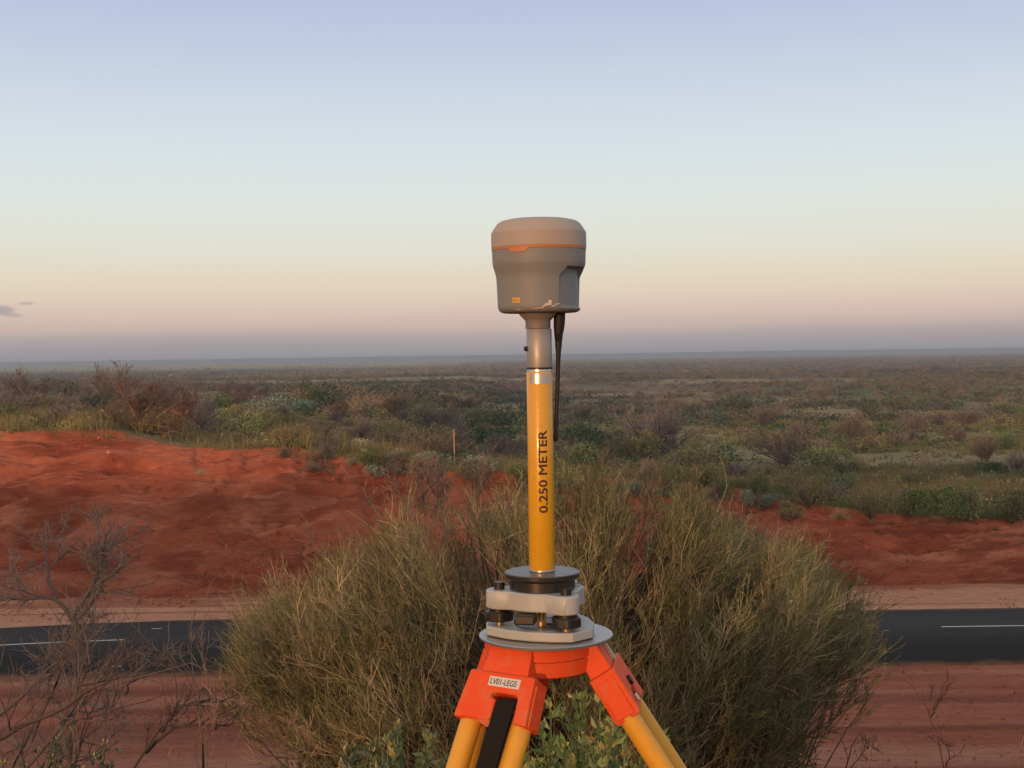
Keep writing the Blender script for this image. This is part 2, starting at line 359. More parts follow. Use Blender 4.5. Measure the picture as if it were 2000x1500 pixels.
ed_ = n.new('ShaderNodeMath'); ed_.operation = 'SUBTRACT'; l.new(sx_.outputs[1], ed_.inputs[0]); ed_.inputs[1].default_value = 40.82   # centre of the carriageway
ab_ = n.new('ShaderNodeMath'); ab_.operation = 'ABSOLUTE'; l.new(ed_.outputs[0], ab_.inputs[0])
dn_ = n.new('ShaderNodeTexNoise'); dn_.inputs['Scale'].default_value = 1.4; dn_.inputs['Detail'].default_value = 6; l.new(t.outputs['Object'], dn_.inputs[0])
ma_ = n.new('ShaderNodeMath'); ma_.operation = 'MULTIPLY_ADD'; l.new(dn_.outputs['Fac'], ma_.inputs[0]); ma_.inputs[1].default_value = 1.2; l.new(ab_.outputs[0], ma_.inputs[2])
er_ = n.new('ShaderNodeMapRange'); l.new(ma_.outputs[0], er_.inputs[0]); er_.inputs[1].default_value = 4.1; er_.inputs[2].default_value = 4.75; er_.inputs[4].default_value = .8
em_ = n.new('ShaderNodeMix'); em_.data_type = 'RGBA'; l.new(er_.outputs[0], em_.inputs[0]); l.new(vs_.outputs[0], em_.inputs[6]); em_.inputs[7].default_value = (.24, .11, .07, 1)
l.new(em_.outputs[2], b.inputs['Base Color']); b.inputs['Roughness'].default_value = .9; b.inputs['Specular IOR Level'].default_value = .15
Y0, Y1 = 36.9, 44.75
def road_y(x): return -.0115 * np.minimum(x + 8, 0) ** 2 * (x > -60) - (x <= -60) * 31.1
rx = np.concatenate([np.linspace(-400, -40, 30), np.linspace(-39, 39, 520), np.linspace(40, 400, 30)])
e0 = Y0 + .10 * (fbm(rx / 1.1, rx * 0, 81, 4) - .5); e1 = Y1 + .08 * (fbm(rx / 1.3, rx * 0, 82, 4) - .5)
ro_ = np.maximum(road_y(rx), -.0115 * 900) ; rows = [np.stack([rx, yy + ro_, zz + rx * 0], -1) for yy, zz in ((e0 - .10, -9.04), (e0, -8.965), ((Y0 + Y1) / 2 + rx * 0, -8.87), (e1, -8.965), (e1 + .10, -9.04))]
V = np.concatenate(rows); k = len(rx); Q = []
for r_ in range(4):
    i = np.arange(k - 1) + r_ * k; Q.append(np.stack([i, i + 1, i + k + 1, i + k], 1))
tag(link('road', np_mesh('road', V, [np.concatenate(Q)], am)), 'dark asphalt road running across the cutting', 'road', kind='structure')
pm = pbr('road_paint', (.58, .58, .56), .7, var=.3, scale=6)
def roadz(y): return -8.87 - .095 * abs(y - (Y0 + Y1) / 2) / ((Y1 - Y0) / 2) + .006
g = G()
def strip(x0, x1, y0, y1):
    o0, o1 = (max(float(road_y(np.array(v))), -10.35) for v in (x0, x1))
    g.add([(x0, y0 + o0, roadz(y0)), (x1, y0 + o1, roadz(y0)), (x1, y1 + o1, roadz(y1)), (x0, y1 + o0, roadz(y1))], [[0, 1, 2, 3]])
x = -12.4 - 9
for k in range(-12, 14):
    x0 = -2.4 + k * 16
    for j in range(4): strip(x0 + 1.5 * j, x0 + 1.5 * j + 1.5, 41.42, 41.54)
for px, py, w_ in ((306, 1228, .33), (226, 1301, .30)):
    v = ray(px, py); s = -8.93 / v.z
    ro = float(road_y(np.array(v.x * s))); strip(v.x * s - w_ / 2, v.x * s + w_ / 2, v.y * s - .04 - ro, v.y * s + .04 - ro)
tag(link('road_markings', g.mesh('road_markings', pm)), 'white dashed centre line painted on the asphalt', 'road marking', kind='structure')

# ------------------------------------------------------------------ plant building blocks
def jit(rng, n, s): return rng.normal(size=(n, 3)) * s
def grow(rng, P, D, Ln, K=4, up=0., wob=.12, droop=None):
    n_ = len(P); D = nrm(np.asarray(D, float)); pts = np.zeros((n_, K, 3)); pts[:, 0] = P; cur = np.array(P, float)
    Ln = np.broadcast_to(np.asarray(Ln, float), (n_,))
    for k in range(1, K):
        D = nrm(D + jit(rng, n_, wob) + np.array([0, 0, up]))
        cur = cur + D * (Ln / (K - 1))[:, None]; pts[:, k] = cur
    return pts
def tubes(g, pts, r0, r1, C, sides=3, power=1.0):
    n_, K, _ = pts.shape
    T = np.zeros_like(pts); T[:, 1:-1] = pts[:, 2:] - pts[:, :-2]; T[:, 0] = pts[:, 1] - pts[:, 0]; T[:, -1] = pts[:, -1] - pts[:, -2]; T = nrm(T)
    ref = np.where(np.abs(T[..., 2:3]) > .9, np.array([1., 0, 0]), np.array([0, 0, 1.]))
    A = nrm(np.cross(T, ref)); B = np.cross(T, A)
    r0 = np.broadcast_to(np.asarray(r0, float), (n_,)); r1 = np.broadcast_to(np.asarray(r1, float), (n_,))
    f = (np.linspace(0, 1, K) ** power)[None, :]; r = r0[:, None] * (1 - f) + r1[:, None] * f
    ang = np.arange(sides) * 2 * PI / sides
    V = pts[:, :, None, :] + r[:, :, None, None] * (np.cos(ang)[None, None, :, None] * A[:, :, None, :] + np.sin(ang)[None, None, :, None] * B[:, :, None, :])
    i = (np.arange(n_)[:, None, None] * K + np.arange(K - 1)[None, :, None]) * sides
    s = np.arange(sides)[None, None, :]; s2 = (s + 1) % sides
    Q = np.stack([i + s, i + s2, i + sides + s2, i + sides + s], -1).reshape(-1, 4)
    Cc = np.asarray(C, float)
    if Cc.ndim == 2: Cc = np.repeat(Cc, K * sides, 0)
    g.add(V.reshape(-1, 3), Q, None, Cc)
def pick(rng, pts, m, t0=.3, t1=1.0):
    """m random points on the curves and their directions"""
    n_, K, _ = pts.shape; i = rng.integers(0, n_, m); t = rng.uniform(t0, t1, m) * (K - 1); k = np.minimum(t.astype(int), K - 2); f = (t - k)[:, None]
    a = pts[i, k]; b_ = pts[i, k + 1]
    return a * (1 - f) + b_ * f, nrm(b_ - a), i
def leaves(g, rng, P, D, Ln, W, C, fold=.0):
    n_ = len(P); D = nrm(D); S = nrm(np.cross(D, rng.normal(size=(n_, 3)))); U = np.cross(S, D)
    Ln = np.broadcast_to(np.asarray(Ln, float), (n_,))[:, None]; W = np.broadcast_to(np.asarray(W, float), (n_,))[:, None]
    mid = P + D * Ln * .5 + U * Ln * .06
    V = np.stack([P, mid + S * W * .5 + U * W * fold, P + D * Ln, mid - S * W * .5 + U * W * fold], 1)
    i = np.arange(n_) * 4
    Cc = np.asarray(C, float); Cc = np.repeat(Cc, 4, 0) if Cc.ndim == 2 else Cc
    if fold: 
        T = np.concatenate([np.stack([i, i + 1, i + 2], 1), np.stack([i, i + 2, i + 3], 1)]); g.add(V.reshape(-1, 3), None, T, Cc)
    else: g.add(V.reshape(-1, 3), np.stack([i, i + 1, i + 2, i + 3], 1), None, Cc)
def mixc(rng, n_, *cols, w=None, v=.2):
    cols = np.array(cols); k = rng.choice(len(cols), n_, p=w)
    return cols[k] * rng.uniform(1 - v, 1 + v, (n_, 1))

# ------------------------------------------------------------------ instrument
def edge_wear(m, c, rad):
    """rubbed paint along the edges"""
    n = m.node_tree.nodes; l = m.node_tree.links; b = n['Principled BSDF']; old = b.inputs['Base Color'].links[0].from_socket
    bv = n.new('ShaderNodeBevel'); bv.inputs['Radius'].default_value = rad; bv.samples = 4
    ge = n.new('ShaderNodeNewGeometry'); dt = n.new('ShaderNodeVectorMath'); dt.operation = 'DOT_PRODUCT'; l.new(bv.outputs[0], dt.inputs[0]); l.new(ge.outputs['True Normal'], dt.inputs[1])
    t = n.new('ShaderNodeTexCoord'); nz = n.new('ShaderNodeTexNoise'); nz.inputs['Scale'].default_value = 90; nz.inputs['Detail'].default_value = 5; l.new(t.outputs['Object'], nz.inputs[0])
    a = n.new('ShaderNodeMath'); a.operation = 'MULTIPLY_ADD'; l.new(nz.outputs['Fac'], a.inputs[0]); a.inputs[1].default_value = .30; l.new(dt.outputs['Value'], a.inputs[2])
    r = n.new('ShaderNodeMapRange'); l.new(a.outputs[0], r.inputs[0]); r.inputs[1].default_value = 1.05; r.inputs[2].default_value = 1.10; r.inputs[3].default_value = .8; r.inputs[4].default_value = 0
    x = n.new('ShaderNodeMix'); x.data_type = 'RGBA'; l.new(r.outputs[0], x.inputs[0]); l.new(old, x.inputs[6]); x.inputs[7].default_value = (*c, 1); l.new(x.outputs[2], b.inputs['Base Color'])
TY = 1.6
AXC = at(1056, 900, TY)
AX = Vector((AXC.x, TY, 0))
def zc(py, px=1057): return at(px, py, TY).z
S1 = TY / F                                        # metres per pixel at the instrument
m_yel = pbr('yellow_powder_coat', (.66, .355, .016), .30, var=.06, scale=30, bump=.55, bscale=350, dirt=(.30, .16, .05), dscale=30, dthr=.66, coat=.3)
m_rod = pbr('yellow_rod', (.70, .365, .030), .45, var=.08, scale=25, bump=.2, bscale=300, dirt=(.42, .25, .09), dscale=22, dthr=.60)
m_org = pbr('orange_red_casting', (.74, .080, .013), .58, spec=.3, var=.07, scale=30, bump=.35, bscale=260, dirt=(.58, .17, .08), dscale=30, dthr=.57)
edge_wear(m_org, (.66, .22, .11), .0009)
m_alu = pbr('worn_aluminium', (.42, .43, .44), .38, metal=.75, var=.12, scale=60, bump=.2, bscale=400, dirt=(.30, .26, .22), dscale=30, dthr=.6)
m_sil = pbr('bright_aluminium', (.62, .62, .62), .3, metal=.8, var=.08, scale=60)
m_tube = pbr('anodised_tube', (.36, .35, .34), .48, metal=.45, var=.06, scale=40, bump=.1)
m_gry = pbr('tribrach_grey_paint', (.40, .43, .43), .42, var=.05, scale=35, bump=.25, bscale=500, dirt=(.34, .30, .25), dscale=40, dthr=.68)
m_blk = pbr('black_knob', (.016, .015, .015), .38, var=.2, scale=60, spec=.5)
m_blka = pbr('black_anodised', (.022, .021, .021), .33, var=.2, scale=40, spec=.6)
m_blkt = pbr('adapter_top', (.13, .14, .15), .36, metal=.5, var=.1, scale=60, dirt=(.17, .15, .13), dscale=30, dthr=.62)
m_rub = pbr('antenna_rubber', (.010, .010, .010), .6, var=.2, scale=60)
m_body = pbr('receiver_grey', (.205, .222, .236), .55, var=.05, scale=30, bump=.3, bscale=700, dirt=(.33, .27, .22), dscale=28, dthr=.66)
m_dome = pbr('receiver_radome', (.36, .345, .33), .6, var=.09, scale=22, bump=.25, bscale=500, dirt=(.42, .31, .22), dscale=22, dthr=.58)
m_band = pbr('receiver_orange_band', (.46, .20, .09), .5, var=.08, scale=60, dirt=(.5, .2, .08), dscale=60)
m_chip = pbr('scuffed_plastic', (.62, .56, .52), .6, var=.2, scale=300)
m_brs = pbr('brass', (.72, .48, .20), .3, metal=.9, var=.1, scale=80)
m_web = pbr('black_webbing', (.014, .013, .013), .9, var=.3, scale=900, bump=.8, bscale=1400, spec=.2)
m_ink = pbr('printed_ink', (.055, .018, .010), .6, var=.2, scale=300)
m_lab = pbr('label_tape', (.62, .60, .58), .5, var=.05, scale=200)
m_lin = pbr('label_ink', (.06, .06, .07), .6)
m_badge = pbr('yellow_badge', (.62, .42, .10), .5, var=.06, scale=300)
m_badge2 = pbr('badge_ink', (.32, .20, .05), .5)

def bm_obj(name, bm, mat, parent=None, loc=(0, 0, 0), smooth=True, bevel=0, angle=35, segs=2):
    bmesh.ops.recalc_face_normals(bm, faces=bm.faces)
    me = bpy.data.meshes.new(name); bm.to_mesh(me); bm.free()
    if smooth:
        me.polygons.foreach_set('use_smooth', np.ones(len(me.polygons), bool))
        me.set_sharp_from_angle(angle=R(angle))
    mats = mat if isinstance(mat, (list, tuple)) else [mat]
    for x_ in mats: me.materials.append(x_)
    o = link(name, me, parent, loc)
    if bevel:
        md = o.modifiers.new('bevel', 'BEVEL'); md.width = bevel; md.segments = segs; md.limit_method = 'ANGLE'; md.angle_limit = R(30); md.harden_normals = False
    return o
def lathe(bm, prof, segs=64, c=(0, 0, 0), cap=True):
    rings = []
    for r_, z_ in prof:
        rings.append([bm.verts.new((c[0] + r_ * math.cos(2 * PI * k / segs), c[1] + r_ * math.sin(2 * PI * k / segs), c[2] + z_)) for k in range(segs)])
    for a_, b_ in zip(rings, rings[1:]):
        for k in range(segs): bm.faces.new((a_[k], a_[(k + 1) % segs], b_[(k + 1) % segs], b_[k]))
    if cap:
        bm.faces.new(rings[0]); bm.faces.new(rings[-1])
    return rings
def prism(bm, pts, z0, z1, c=(0, 0, 0), chamf=0):
    def ring(z, sc_=1, ins=0):
        cx = sum(p[0] for p in pts) / len(pts); cy = sum(p[1] for p in pts) / len(pts); out_ = []
        for p in pts:
            d = Vector((p[0] - cx, p[1] - cy)); d = d * (1 - ins / max(d.length, 1e-6))
            out_.append(bm.verts.new((c[0] + cx + d.x, c[1] + cy + d.y, c[2] + z)))
        return out_
    levels = [(z0, chamf), (z0 + chamf, 0), (z1 - chamf, 0), (z1, chamf)] if chamf else [(z0, 0), (z1, 0)]
    rs = [ring(z, 1, i) for z, i in levels]; n_ = len(pts)
    for a_, b_ in zip(rs, rs[1:]):
        for k in range(n_): bm.faces.new((a_[k], a_[(k + 1) % n_], b_[(k + 1) % n_], b_[k]))
    bm.faces.new(rs[0]); bm.faces.new(rs[-1])
def frame_box(bm, o, ax, ay, az, hx, hy, hz):
    """box centred at o with half sizes along three axes"""
    vs = [bm.verts.new(o + ax * (sx * hx) + ay * (sy * hy) + az * (sz * hz)) for sx in (-1, 1) for sy in (-1, 1) for sz in (-1, 1)]
    for f in ((0, 1, 3, 2), (4, 6, 7, 5), (0, 4, 5, 1), (2, 3, 7, 6), (0, 2, 6, 4), (1, 5, 7, 3)): bm.faces.new([vs[i] for i in f])
def rod(bm, p, q, r0, r1=None, segs=32, cap=True):
    r1 = r0 if r1 is None else r1; d = (q - p).normalized(); a_ = d.orthogonal().normalized(); b_ = d.cross(a_)
    R0 = [bm.verts.new(p + (a_ * math.cos(2 * PI * k / segs) + b_ * math.sin(2 * PI * k / segs)) * r0) for k in range(segs)]
    R1 = [bm.verts.new(q + (a_ * math.cos(2 * PI * k / segs) + b_ * math.sin(2 * PI * k / segs)) * r1) for k in range(segs)]
    for k in range(segs): bm.faces.new((R0[k], R0[(k + 1) % segs], R1[(k + 1) % segs], R1[k]))
    if cap: bm.faces.new(R0); bm.faces.new(R1)
def text_bm(s, size, bold=0, spacing=1.0, sub=0, height=0):
    cu = bpy.data.curves.new('t', 'FONT'); cu.body = s; cu.size = 1; cu.offset = 0; cu.space_character = spacing; cu.align_x = 'CENTER'; cu.resolution_u = 4
    ob = bpy.data.objects.new('t', cu); col.objects.link(ob)
    me = bpy.data.meshes.new_from_object(ob.evaluated_get(bpy.context.evaluated_depsgraph_get()))
    bpy.data.objects.remove(ob); bm = bmesh.new(); bm.from_mesh(me)
    for v in bm.verts: v.co *= size
    bmesh.ops.triangulate(bm, faces=bm.faces)
    for _ in range(sub):
        bmesh.ops.subdivide_edges(bm, edges=[e for e in bm.edges if e.calc_length() > .0015], cuts=1)
        bmesh.ops.triangulate(bm, faces=bm.faces)
    if bold:
        base = bm.copy(); me2 = bpy.data.meshes.new('t2'); base.to_mesh(me2); base.free()
        for k in range(8):
            n0 = len(bm.verts); bm.from_mesh(me2); bm.verts.ensure_lookup_table()
            for v in bm.verts[n0:]: v.co.x += math.cos(k * PI / 4) * bold * size; v.co.y += math.sin(k * PI / 4) * bold * size; v.co.z = (k + 1) * 4e-6
    xs_ = [v.co.x for v in bm.verts]; ys_ = [v.co.y for v in bm.verts]
    return bm, (min(xs_), max(xs_), min(ys_), max(ys_))

# --- tripod
HD = Vector((AX.x + .0035, TY, 0))                  # centre of the tripod head
zt = zc(1236)                                       # top of the metal head plate
# rod tripod
tripod = empty('tripod', (HD.x, HD.y, -1.6))
tag(tripod, 'surveying tripod with orange-red head castings and yellow rods, black carrying strap on the near leg', 'tripod')
LT = lambda v: Vector(v) - Vector(tripod.location)
bm = bmesh.new()
lathe(bm, [(.030, zt - .0055), (.078, zt - .0055), (.0815, zt - .0040), (.0822, zt - .0012), (.0805, zt), (.031, zt), (.030, zt - .001)], 96, LT((HD.x, HD.y, 0)), cap=False)
bm_obj('head_plate', bm, m_alu, tripod)
# orange head below the plate, in two tiers with a groove
HC = Vector((AX.x - .0035, TY, 0)); hz = zt - .0055
bm = bmesh.new()
lathe(bm, [(.040, hz - .037), (.062, hz - .0370), (.0660, hz - .0345), (.0680, hz - .0185), (.0670, hz - .0172), (.0645, hz - .0170), (.0645, hz - .0158), (.0680, hz - .0155), (.0686, hz - .0148), (.0686, hz), (.03, hz)], 72, LT((HC.x, HC.y, 0)), cap=True)
bm_obj('head', bm, m_org, tripod)
bm = bmesh.new(); lathe(bm, [(.004, hz - .046), (.010, hz - .046), (.012, hz - .043), (.012, hz - .036)], 24, LT((HC.x, HC.y, 0)))
bm_obj('centre_screw', bm, m_brs, tripod)
TILT = R(32.5)
def leg(az, strap=False, bolt=False, label=None, off=.054):
    rad = Vector((math.cos(az), math.sin(az), 0)); up = Vector((0, 0, 1))
    a_ = (rad * math.sin(TILT) - up * math.cos(TILT)).normalized()      # down the leg
    nrm_ = (rad * math.cos(TILT) + up * math.sin(TILT)).normalized()    # outward face
    t_ = a_.cross(nrm_).normalized()                                    # across
    h = Vector((HC.x, HC.y, hz - .010)) + rad * off
    root = empty('leg', LT(h), tripod)
    if label: root['label'] = label
    P_ = lambda al, n__, tt: a_ * al + nrm_ * n__ + t_ * tt
    # hinge block, widening downwards
    bm = bmesh.new()
    def slab(al0, al1, w0, w1, n0, n1, n0b=None, n1b=None):
        n0b = n0 if n0b is None else n0b; n1b = n1 if n1b is None else n1b
        v = [bm.verts.new(P_(al, n__, tt)) for al, ww, (na, nb_) in ((al0, w0, (n0, n1)), (al1, w1, (n0b, n1b))) for tt, n__ in ((-ww, na), (ww, na), (ww, nb_), (-ww, nb_))]
        for f in ((0, 1, 2, 3), (7, 6, 5, 4), (0, 4, 5, 1), (1, 5, 6, 2), (2, 6, 7, 3), (3, 7, 4, 0)): bm.faces.new([v[i] for i in f])
    slab(-.010, .040, .0275, .0335, -.014, .013, -.016, .014)
    bm_obj('hinge', bm, m_org, root, bevel=.0016)
    # casting with a slot in its lower edge (outline in the face plane, extruded)
    W0, W1, A0, A1 = (.0450, .0500, .0300, .0880) if strap else (.0430, .0470, .0300, .0900)
    sl, sr, st = (-.0300, -.0030, .060) if strap else (-.012, .010, .074)
    outl = [(-W0, A0), (W0, A0), (W1, A1 + .001), (sr + .004, A1 - .001), (sr + .002, A1 - .002), (sr + .002, st + .002), (sr + .011, st), (sr + .010, st - .006), (sl + .004, st - .006), (sl, st - .002), (sl - .002, A1 - .001), (-W1, A1)]
    bm = bmesh.new()
    fr = [bm.verts.new(P_(al, .0180, tt)) for tt, al in outl]; bk_ = [bm.verts.new(P_(al, -.0165, tt)) for tt, al in outl]
    k = len(outl); bm.faces.new(fr); bm.faces.new(bk_[::-1])
    for i in range(k): bm.faces.new((fr[i], bk_[i], bk_[(i + 1) % k], fr[(i + 1) % k]))
    bm_obj('casting', bm, m_org, root, bevel=.0034, angle=50)
    # moulded rib along each cheek
    for s_ in (-1, 1):
        bm = bmesh.new(); frame_box(bm, P_(.062, 0, s_ * (W0 + .0030)), (a_ + t_ * (s_ * .085)).normalized(), nrm_, (t_ - a_ * (s_ * .085)).normalized(), .0245, .0118, .0014)
        bm_obj('cheek_rib', bm, m_org, root, bevel=.0012)
    for s_ in (-1, 1):
        bm = bmesh.new(); rod(bm, P_(A1 - .02, 0, s_ * .0345), P_(.86, 0, s_ * .0345), .0130)
        bm_obj('rod', bm, m_rod, root)
    bm = bmesh.new(); frame_box(bm, P_(.80, 0, 0), a_, nrm_, t_, .035, .017, .052); bm_obj('lower_clamp', bm, m_org, root, bevel=.003)
    bm = bmesh.new(); rod(bm, P_(.74, 0, 0), P_(1.36, 0, 0), .0145); bm_obj('lower_tube', bm, m_rod, root)
    bm = bmesh.new(); rod(bm, P_(1.36, 0, 0), P_(1.40, 0, 0), .018, .016); rod(bm, P_(1.40, 0, 0), P_(1.48, 0, 0), .012, .002); frame_box(bm, P_(1.385, .03, 0), nrm_, a_, t_, .03, .004, .018)
    bm_obj('shoe', bm, m_alu, root)
    if strap:
        bm = bmesh.new(); path = [(.058, .010), (.0605, .0165), (.066, .0195), (.10, .0200), (.25, .023), (.45, .020), (.6, .014)]
        V = []
        for al, n__ in path:
            for tt, dn in ((-.0292, 0), (-.0036, 0), (-.0036, -.0022), (-.0292, -.0022)): V.append(bm.verts.new(P_(al, n__ + dn, tt)))
        for i in range(len(path) - 1):
            for k in range(4): bm.faces.new((V[4 * i + k], V[4 * i + (k + 1) % 4], V[4 * i + 4 + (k + 1) % 4], V[4 * i + 4 + k]))
        bm.faces.new(V[:4]); bm.faces.new(V[-4:])
        path2 = [(.070, -.004), (.10, -.004), (.25, -.002), (.45, .006), (.6, .008)]; V = []
        for al, n__ in path2:
            for tt, dn in ((-.021, 0), (.0060, 0), (.0060, -.0022), (-.021, -.0022)): V.append(bm.verts.new(P_(al, n__ + dn, tt)))
        for i in range(len(path2) - 1):
            for k in range(4): bm.faces.new((V[4 * i + k], V[4 * i + (k + 1) % 4], V[4 * i + 4 + (k + 1) % 4], V[4 * i + 4 + k]))
        bm.faces.new(V[:4]); bm.faces.new(V[-4:])
        bm_obj('carrying_strap', bm, m_web, root, smooth=False)
        # label
        bm = bmesh.new(); th = R(2); lx = -.007
        frame_box(bm, P_(.0415, .0183, lx), t_, a_, nrm_, .0215, .0058, .00035)
        lab = bm_obj('label_sticker', bm, m_lab, root, smooth=False); lab['label'] = 'white tape label reading LV01-LEGS'
        tb, (x0, x1, y0, y1) = text_bm('LV01-LEGS', .0098, sub=0, bold=.010, spacing=.98)
        xc, yc = (x0 + x1) / 2, (y0 + y1) / 2; fx = .0365 / (x1 - x0); sg = 1 if t_.x > 0 else -1
        for v in tb.verts:
            u_, w_ = (v.co.x - xc) * fx, (v.co.y - yc)
            v.co = P_(.0415 - w_, .0183 + .0006 + v.co.z, lx + sg * (u_ - .001))
        me = bpy.data.meshes.new('lettering'); tb.to_mesh(me); tb.free(); me.materials.append(m_lin); lo = link('lettering', me, lab)
    else:
        bm = bmesh.new(); rod(bm, P_(.060, .010, 0), P_(.060, .022, 0), .007, .006, 20); bm_obj('bolt', bm, m_blk, root)
    if bolt:
        bm = bmesh.new(); frame_box(bm, P_(.019, .0150, -.012), a_, nrm_, t_, .012, .0028, .0022)
        bm_obj('hinge_pin', bm, m_chip, root, bevel=.001)
        bm = bmesh.new()
        frame_box(bm, P_(.076, .0185, .022), a_, nrm_, t_, .0045, .0035, .0052); bm_obj('clip_gap', bm, m_blk, root, bevel=.0006)
        bm = bmesh.new(); frame_box(bm, P_(.076, .0195, .029), a_, nrm_, t_, .0045, .0035, .0012); bm_obj('clip', bm, m_alu, root, bevel=.0005)
    return root
LEG_A = leg(R(-123), strap=True, label='near leg, its casting with a white label and the black strap in its slot')
LEG_B = leg(R(-8), bolt=True, off=.061, label='right leg, seen from its side')
LEG_C = leg(R(112))

# --- tribrach
tb0 = empty('tribrach', (AX.x, TY, zt))
tag(tb0, 'grey three-screw tribrach with black foot screws on the metal tripod head', 'tribrach')
dz0 = lambda py: zc(py) - zt
corners = [Vector((-.0530, -.004, 0)), Vector((.0270, -.0500, 0)), Vector((.0300, .0450, 0))]
def polar_union(n_, rc, caps):
    out_ = []
    for k in range(n_):
        th = 2 * PI * k / n_; d = Vector((math.cos(th), math.sin(th), 0)); best = rc
        for c_, r_ in caps:
            p = c_.dot(d); q2 = c_.length_squared - p * p
            if p > 0 and q2 < r_ * r_: best = max(best, p + math.sqrt(r_ * r_ - q2))
            # straight flanks of the lobe
        out_.append((d, best))
    rr = [b_ for _, b_ in out_]
    for _ in range(6): rr = [max(rr[i], (rr[i - 1] + rr[(i + 1) % n_]) / 2) if rr[i] < .056 else (rr[i - 1] + 2 * rr[i] + rr[(i + 1) % n_]) / 4 for i in range(n_)]
    return [(d.x * r_, d.y * r_) for (d, _), r_ in zip(out_, rr)]
zp1, zp0 = dz0(1148), dz0(1183)
bm = bmesh.new(); prism(bm, polar_union(144, .0465, [(c_, .0172) for c_ in corners] + [(Vector((.0400, .010, 0)), .0120)]), zp0, zp1, chamf=.0016)
bm_obj('upper_plate', bm, m_gry, tb0, angle=40)
bl = [(-.0700, .010), (-.0690, -.0160), (-.045, -.0400), (-.018, -.0550), (.010, -.0625), (.034, -.0640), (.0590, -.0400), (.0630, .000), (.058, .030), (.046, .056), (.020, .064), (-.015, .052), (-.048, .034)]
zl1, zl0 = dz0(1216), dz0(1234.3)
bm = bmesh.new(); prism(bm, bl, zl0, zl1, chamf=.0012)
bm_obj('base_plate', bm, m_gry, tb0, bevel=.0015, angle=40)
bm = bmesh.new(); prism(bm, [(x_ * .965, y_ * .965) for x_, y_ in bl], .0004, zl0); bm_obj('base_gap', bm, m_blk, tb0)
# spring plate disc with its groove
bm = bmesh.new(); lathe(bm, [(.0345, zl1 + .0002), (.0345, zl1 + .0008), (.0365, zl1 + .0008), (.0365, zl1 + .0002)], 64, (.002, -.006, 0), cap=False)
bm_obj('spring_ring', bm, m_blk, tb0)
bm = bmesh.new(); lathe(bm, [(.006, zl1 + .0004), (.0075, zl1 + .0016), (.0095, zl1 + .0016), (.0100, zl1 + .0004)], 32, (.006, -.020, 0), cap=False)
bm_obj('thread_ring', bm, m_blk, tb0)
bm = bmesh.new(); lathe(bm, [(.0060, zl1 + .001), (.0062, zp0 - .004), (.0068, zp0 - .004), (.0068, zp0 + .001)], 24, (-.002, -.022, 0)); bm_obj('brass_pillar', bm, m_brs, tb0)
bm = bmesh.new(); frame_box(bm, Vector((-.0215, -.044, (zp0 + zl1) / 2 + .0035)), Vector((.985, -.17, -.0)).normalized(), Vector((.17, .985, 0)).normalized(), Vector((0, 0, 1)), .0125, .011, .0058)
bm_obj('sighting_eyepiece', bm, m_blk, tb0, bevel=.002)
for i, c_ in enumerate(corners):
    k0 = empty('foot_screw', (c_.x, c_.y, 0), tb0)
    zk1, zk0 = dz0(1189.5), dz0(1208.5)
    pts = []
    for k in range(48):
        th = 2 * PI * k / 48; r_ = min(.0178, .0163 / math.cos((th + .4 + i) % (PI / 3) - PI / 6)); pts.append((r_ * math.cos(th), r_ * math.sin(th)))
    bm = bmesh.new(); prism(bm, pts, zk0, zk1, chamf=.0014); lathe(bm, [(.0125, zk1 - .001), (.0125, zp0 + .001)], 32)
    bm_obj('knob', bm, m_blk, k0, angle=30)
    bm = bmesh.new(); lathe(bm, [(.0050, zl1), (.0050, zk0)], 20); bm_obj('screw', bm, m_brs, k0)
    bm = bmesh.new(); lathe(bm, [(.0066, zp1 - .001), (.0066, zp1 + .0080), (.0060, zp1 + .0088)], 28); bm_obj('cap', bm, m_blk, k0)
bm = bmesh.new(); lathe(bm, [(.0075, zp1 - .001), (.0075, zp1 + .0016), (.0064, zp1 + .0019), (.0060, zp1 + .0010)], 32, (.0405, .016, 0)); bm_obj('bubble_level', bm, m_gry, tb0)

# --- adapter
ad = empty('tribrach_adapter', (AX.x, TY, zt + zp1)); tag(ad, 'black round adapter with wide flange locked into the tribrach', 'adapter')
za = lambda py: zc(py) - zt - zp1
bm = bmesh.new(); lathe(bm, [(.0395, za(1149)), (.0402, za(1147)), (.0402, za(1129.5)), (.0415, za(1129)), (.0440, za(1127)), (.0462, za(1123.5)), (.0463, za(1117.5)), (.0458, za(1116.3))], 96)
bm_obj('body', bm, m_blka, ad, angle=25)
bm = bmesh.new(); lathe(bm, [(.0452, za(1116.3)), (.0447, za(1115.4)), (.016, za(1115.4))], 96, cap=False); bm_obj('flange_top', bm, m_blkt, ad)

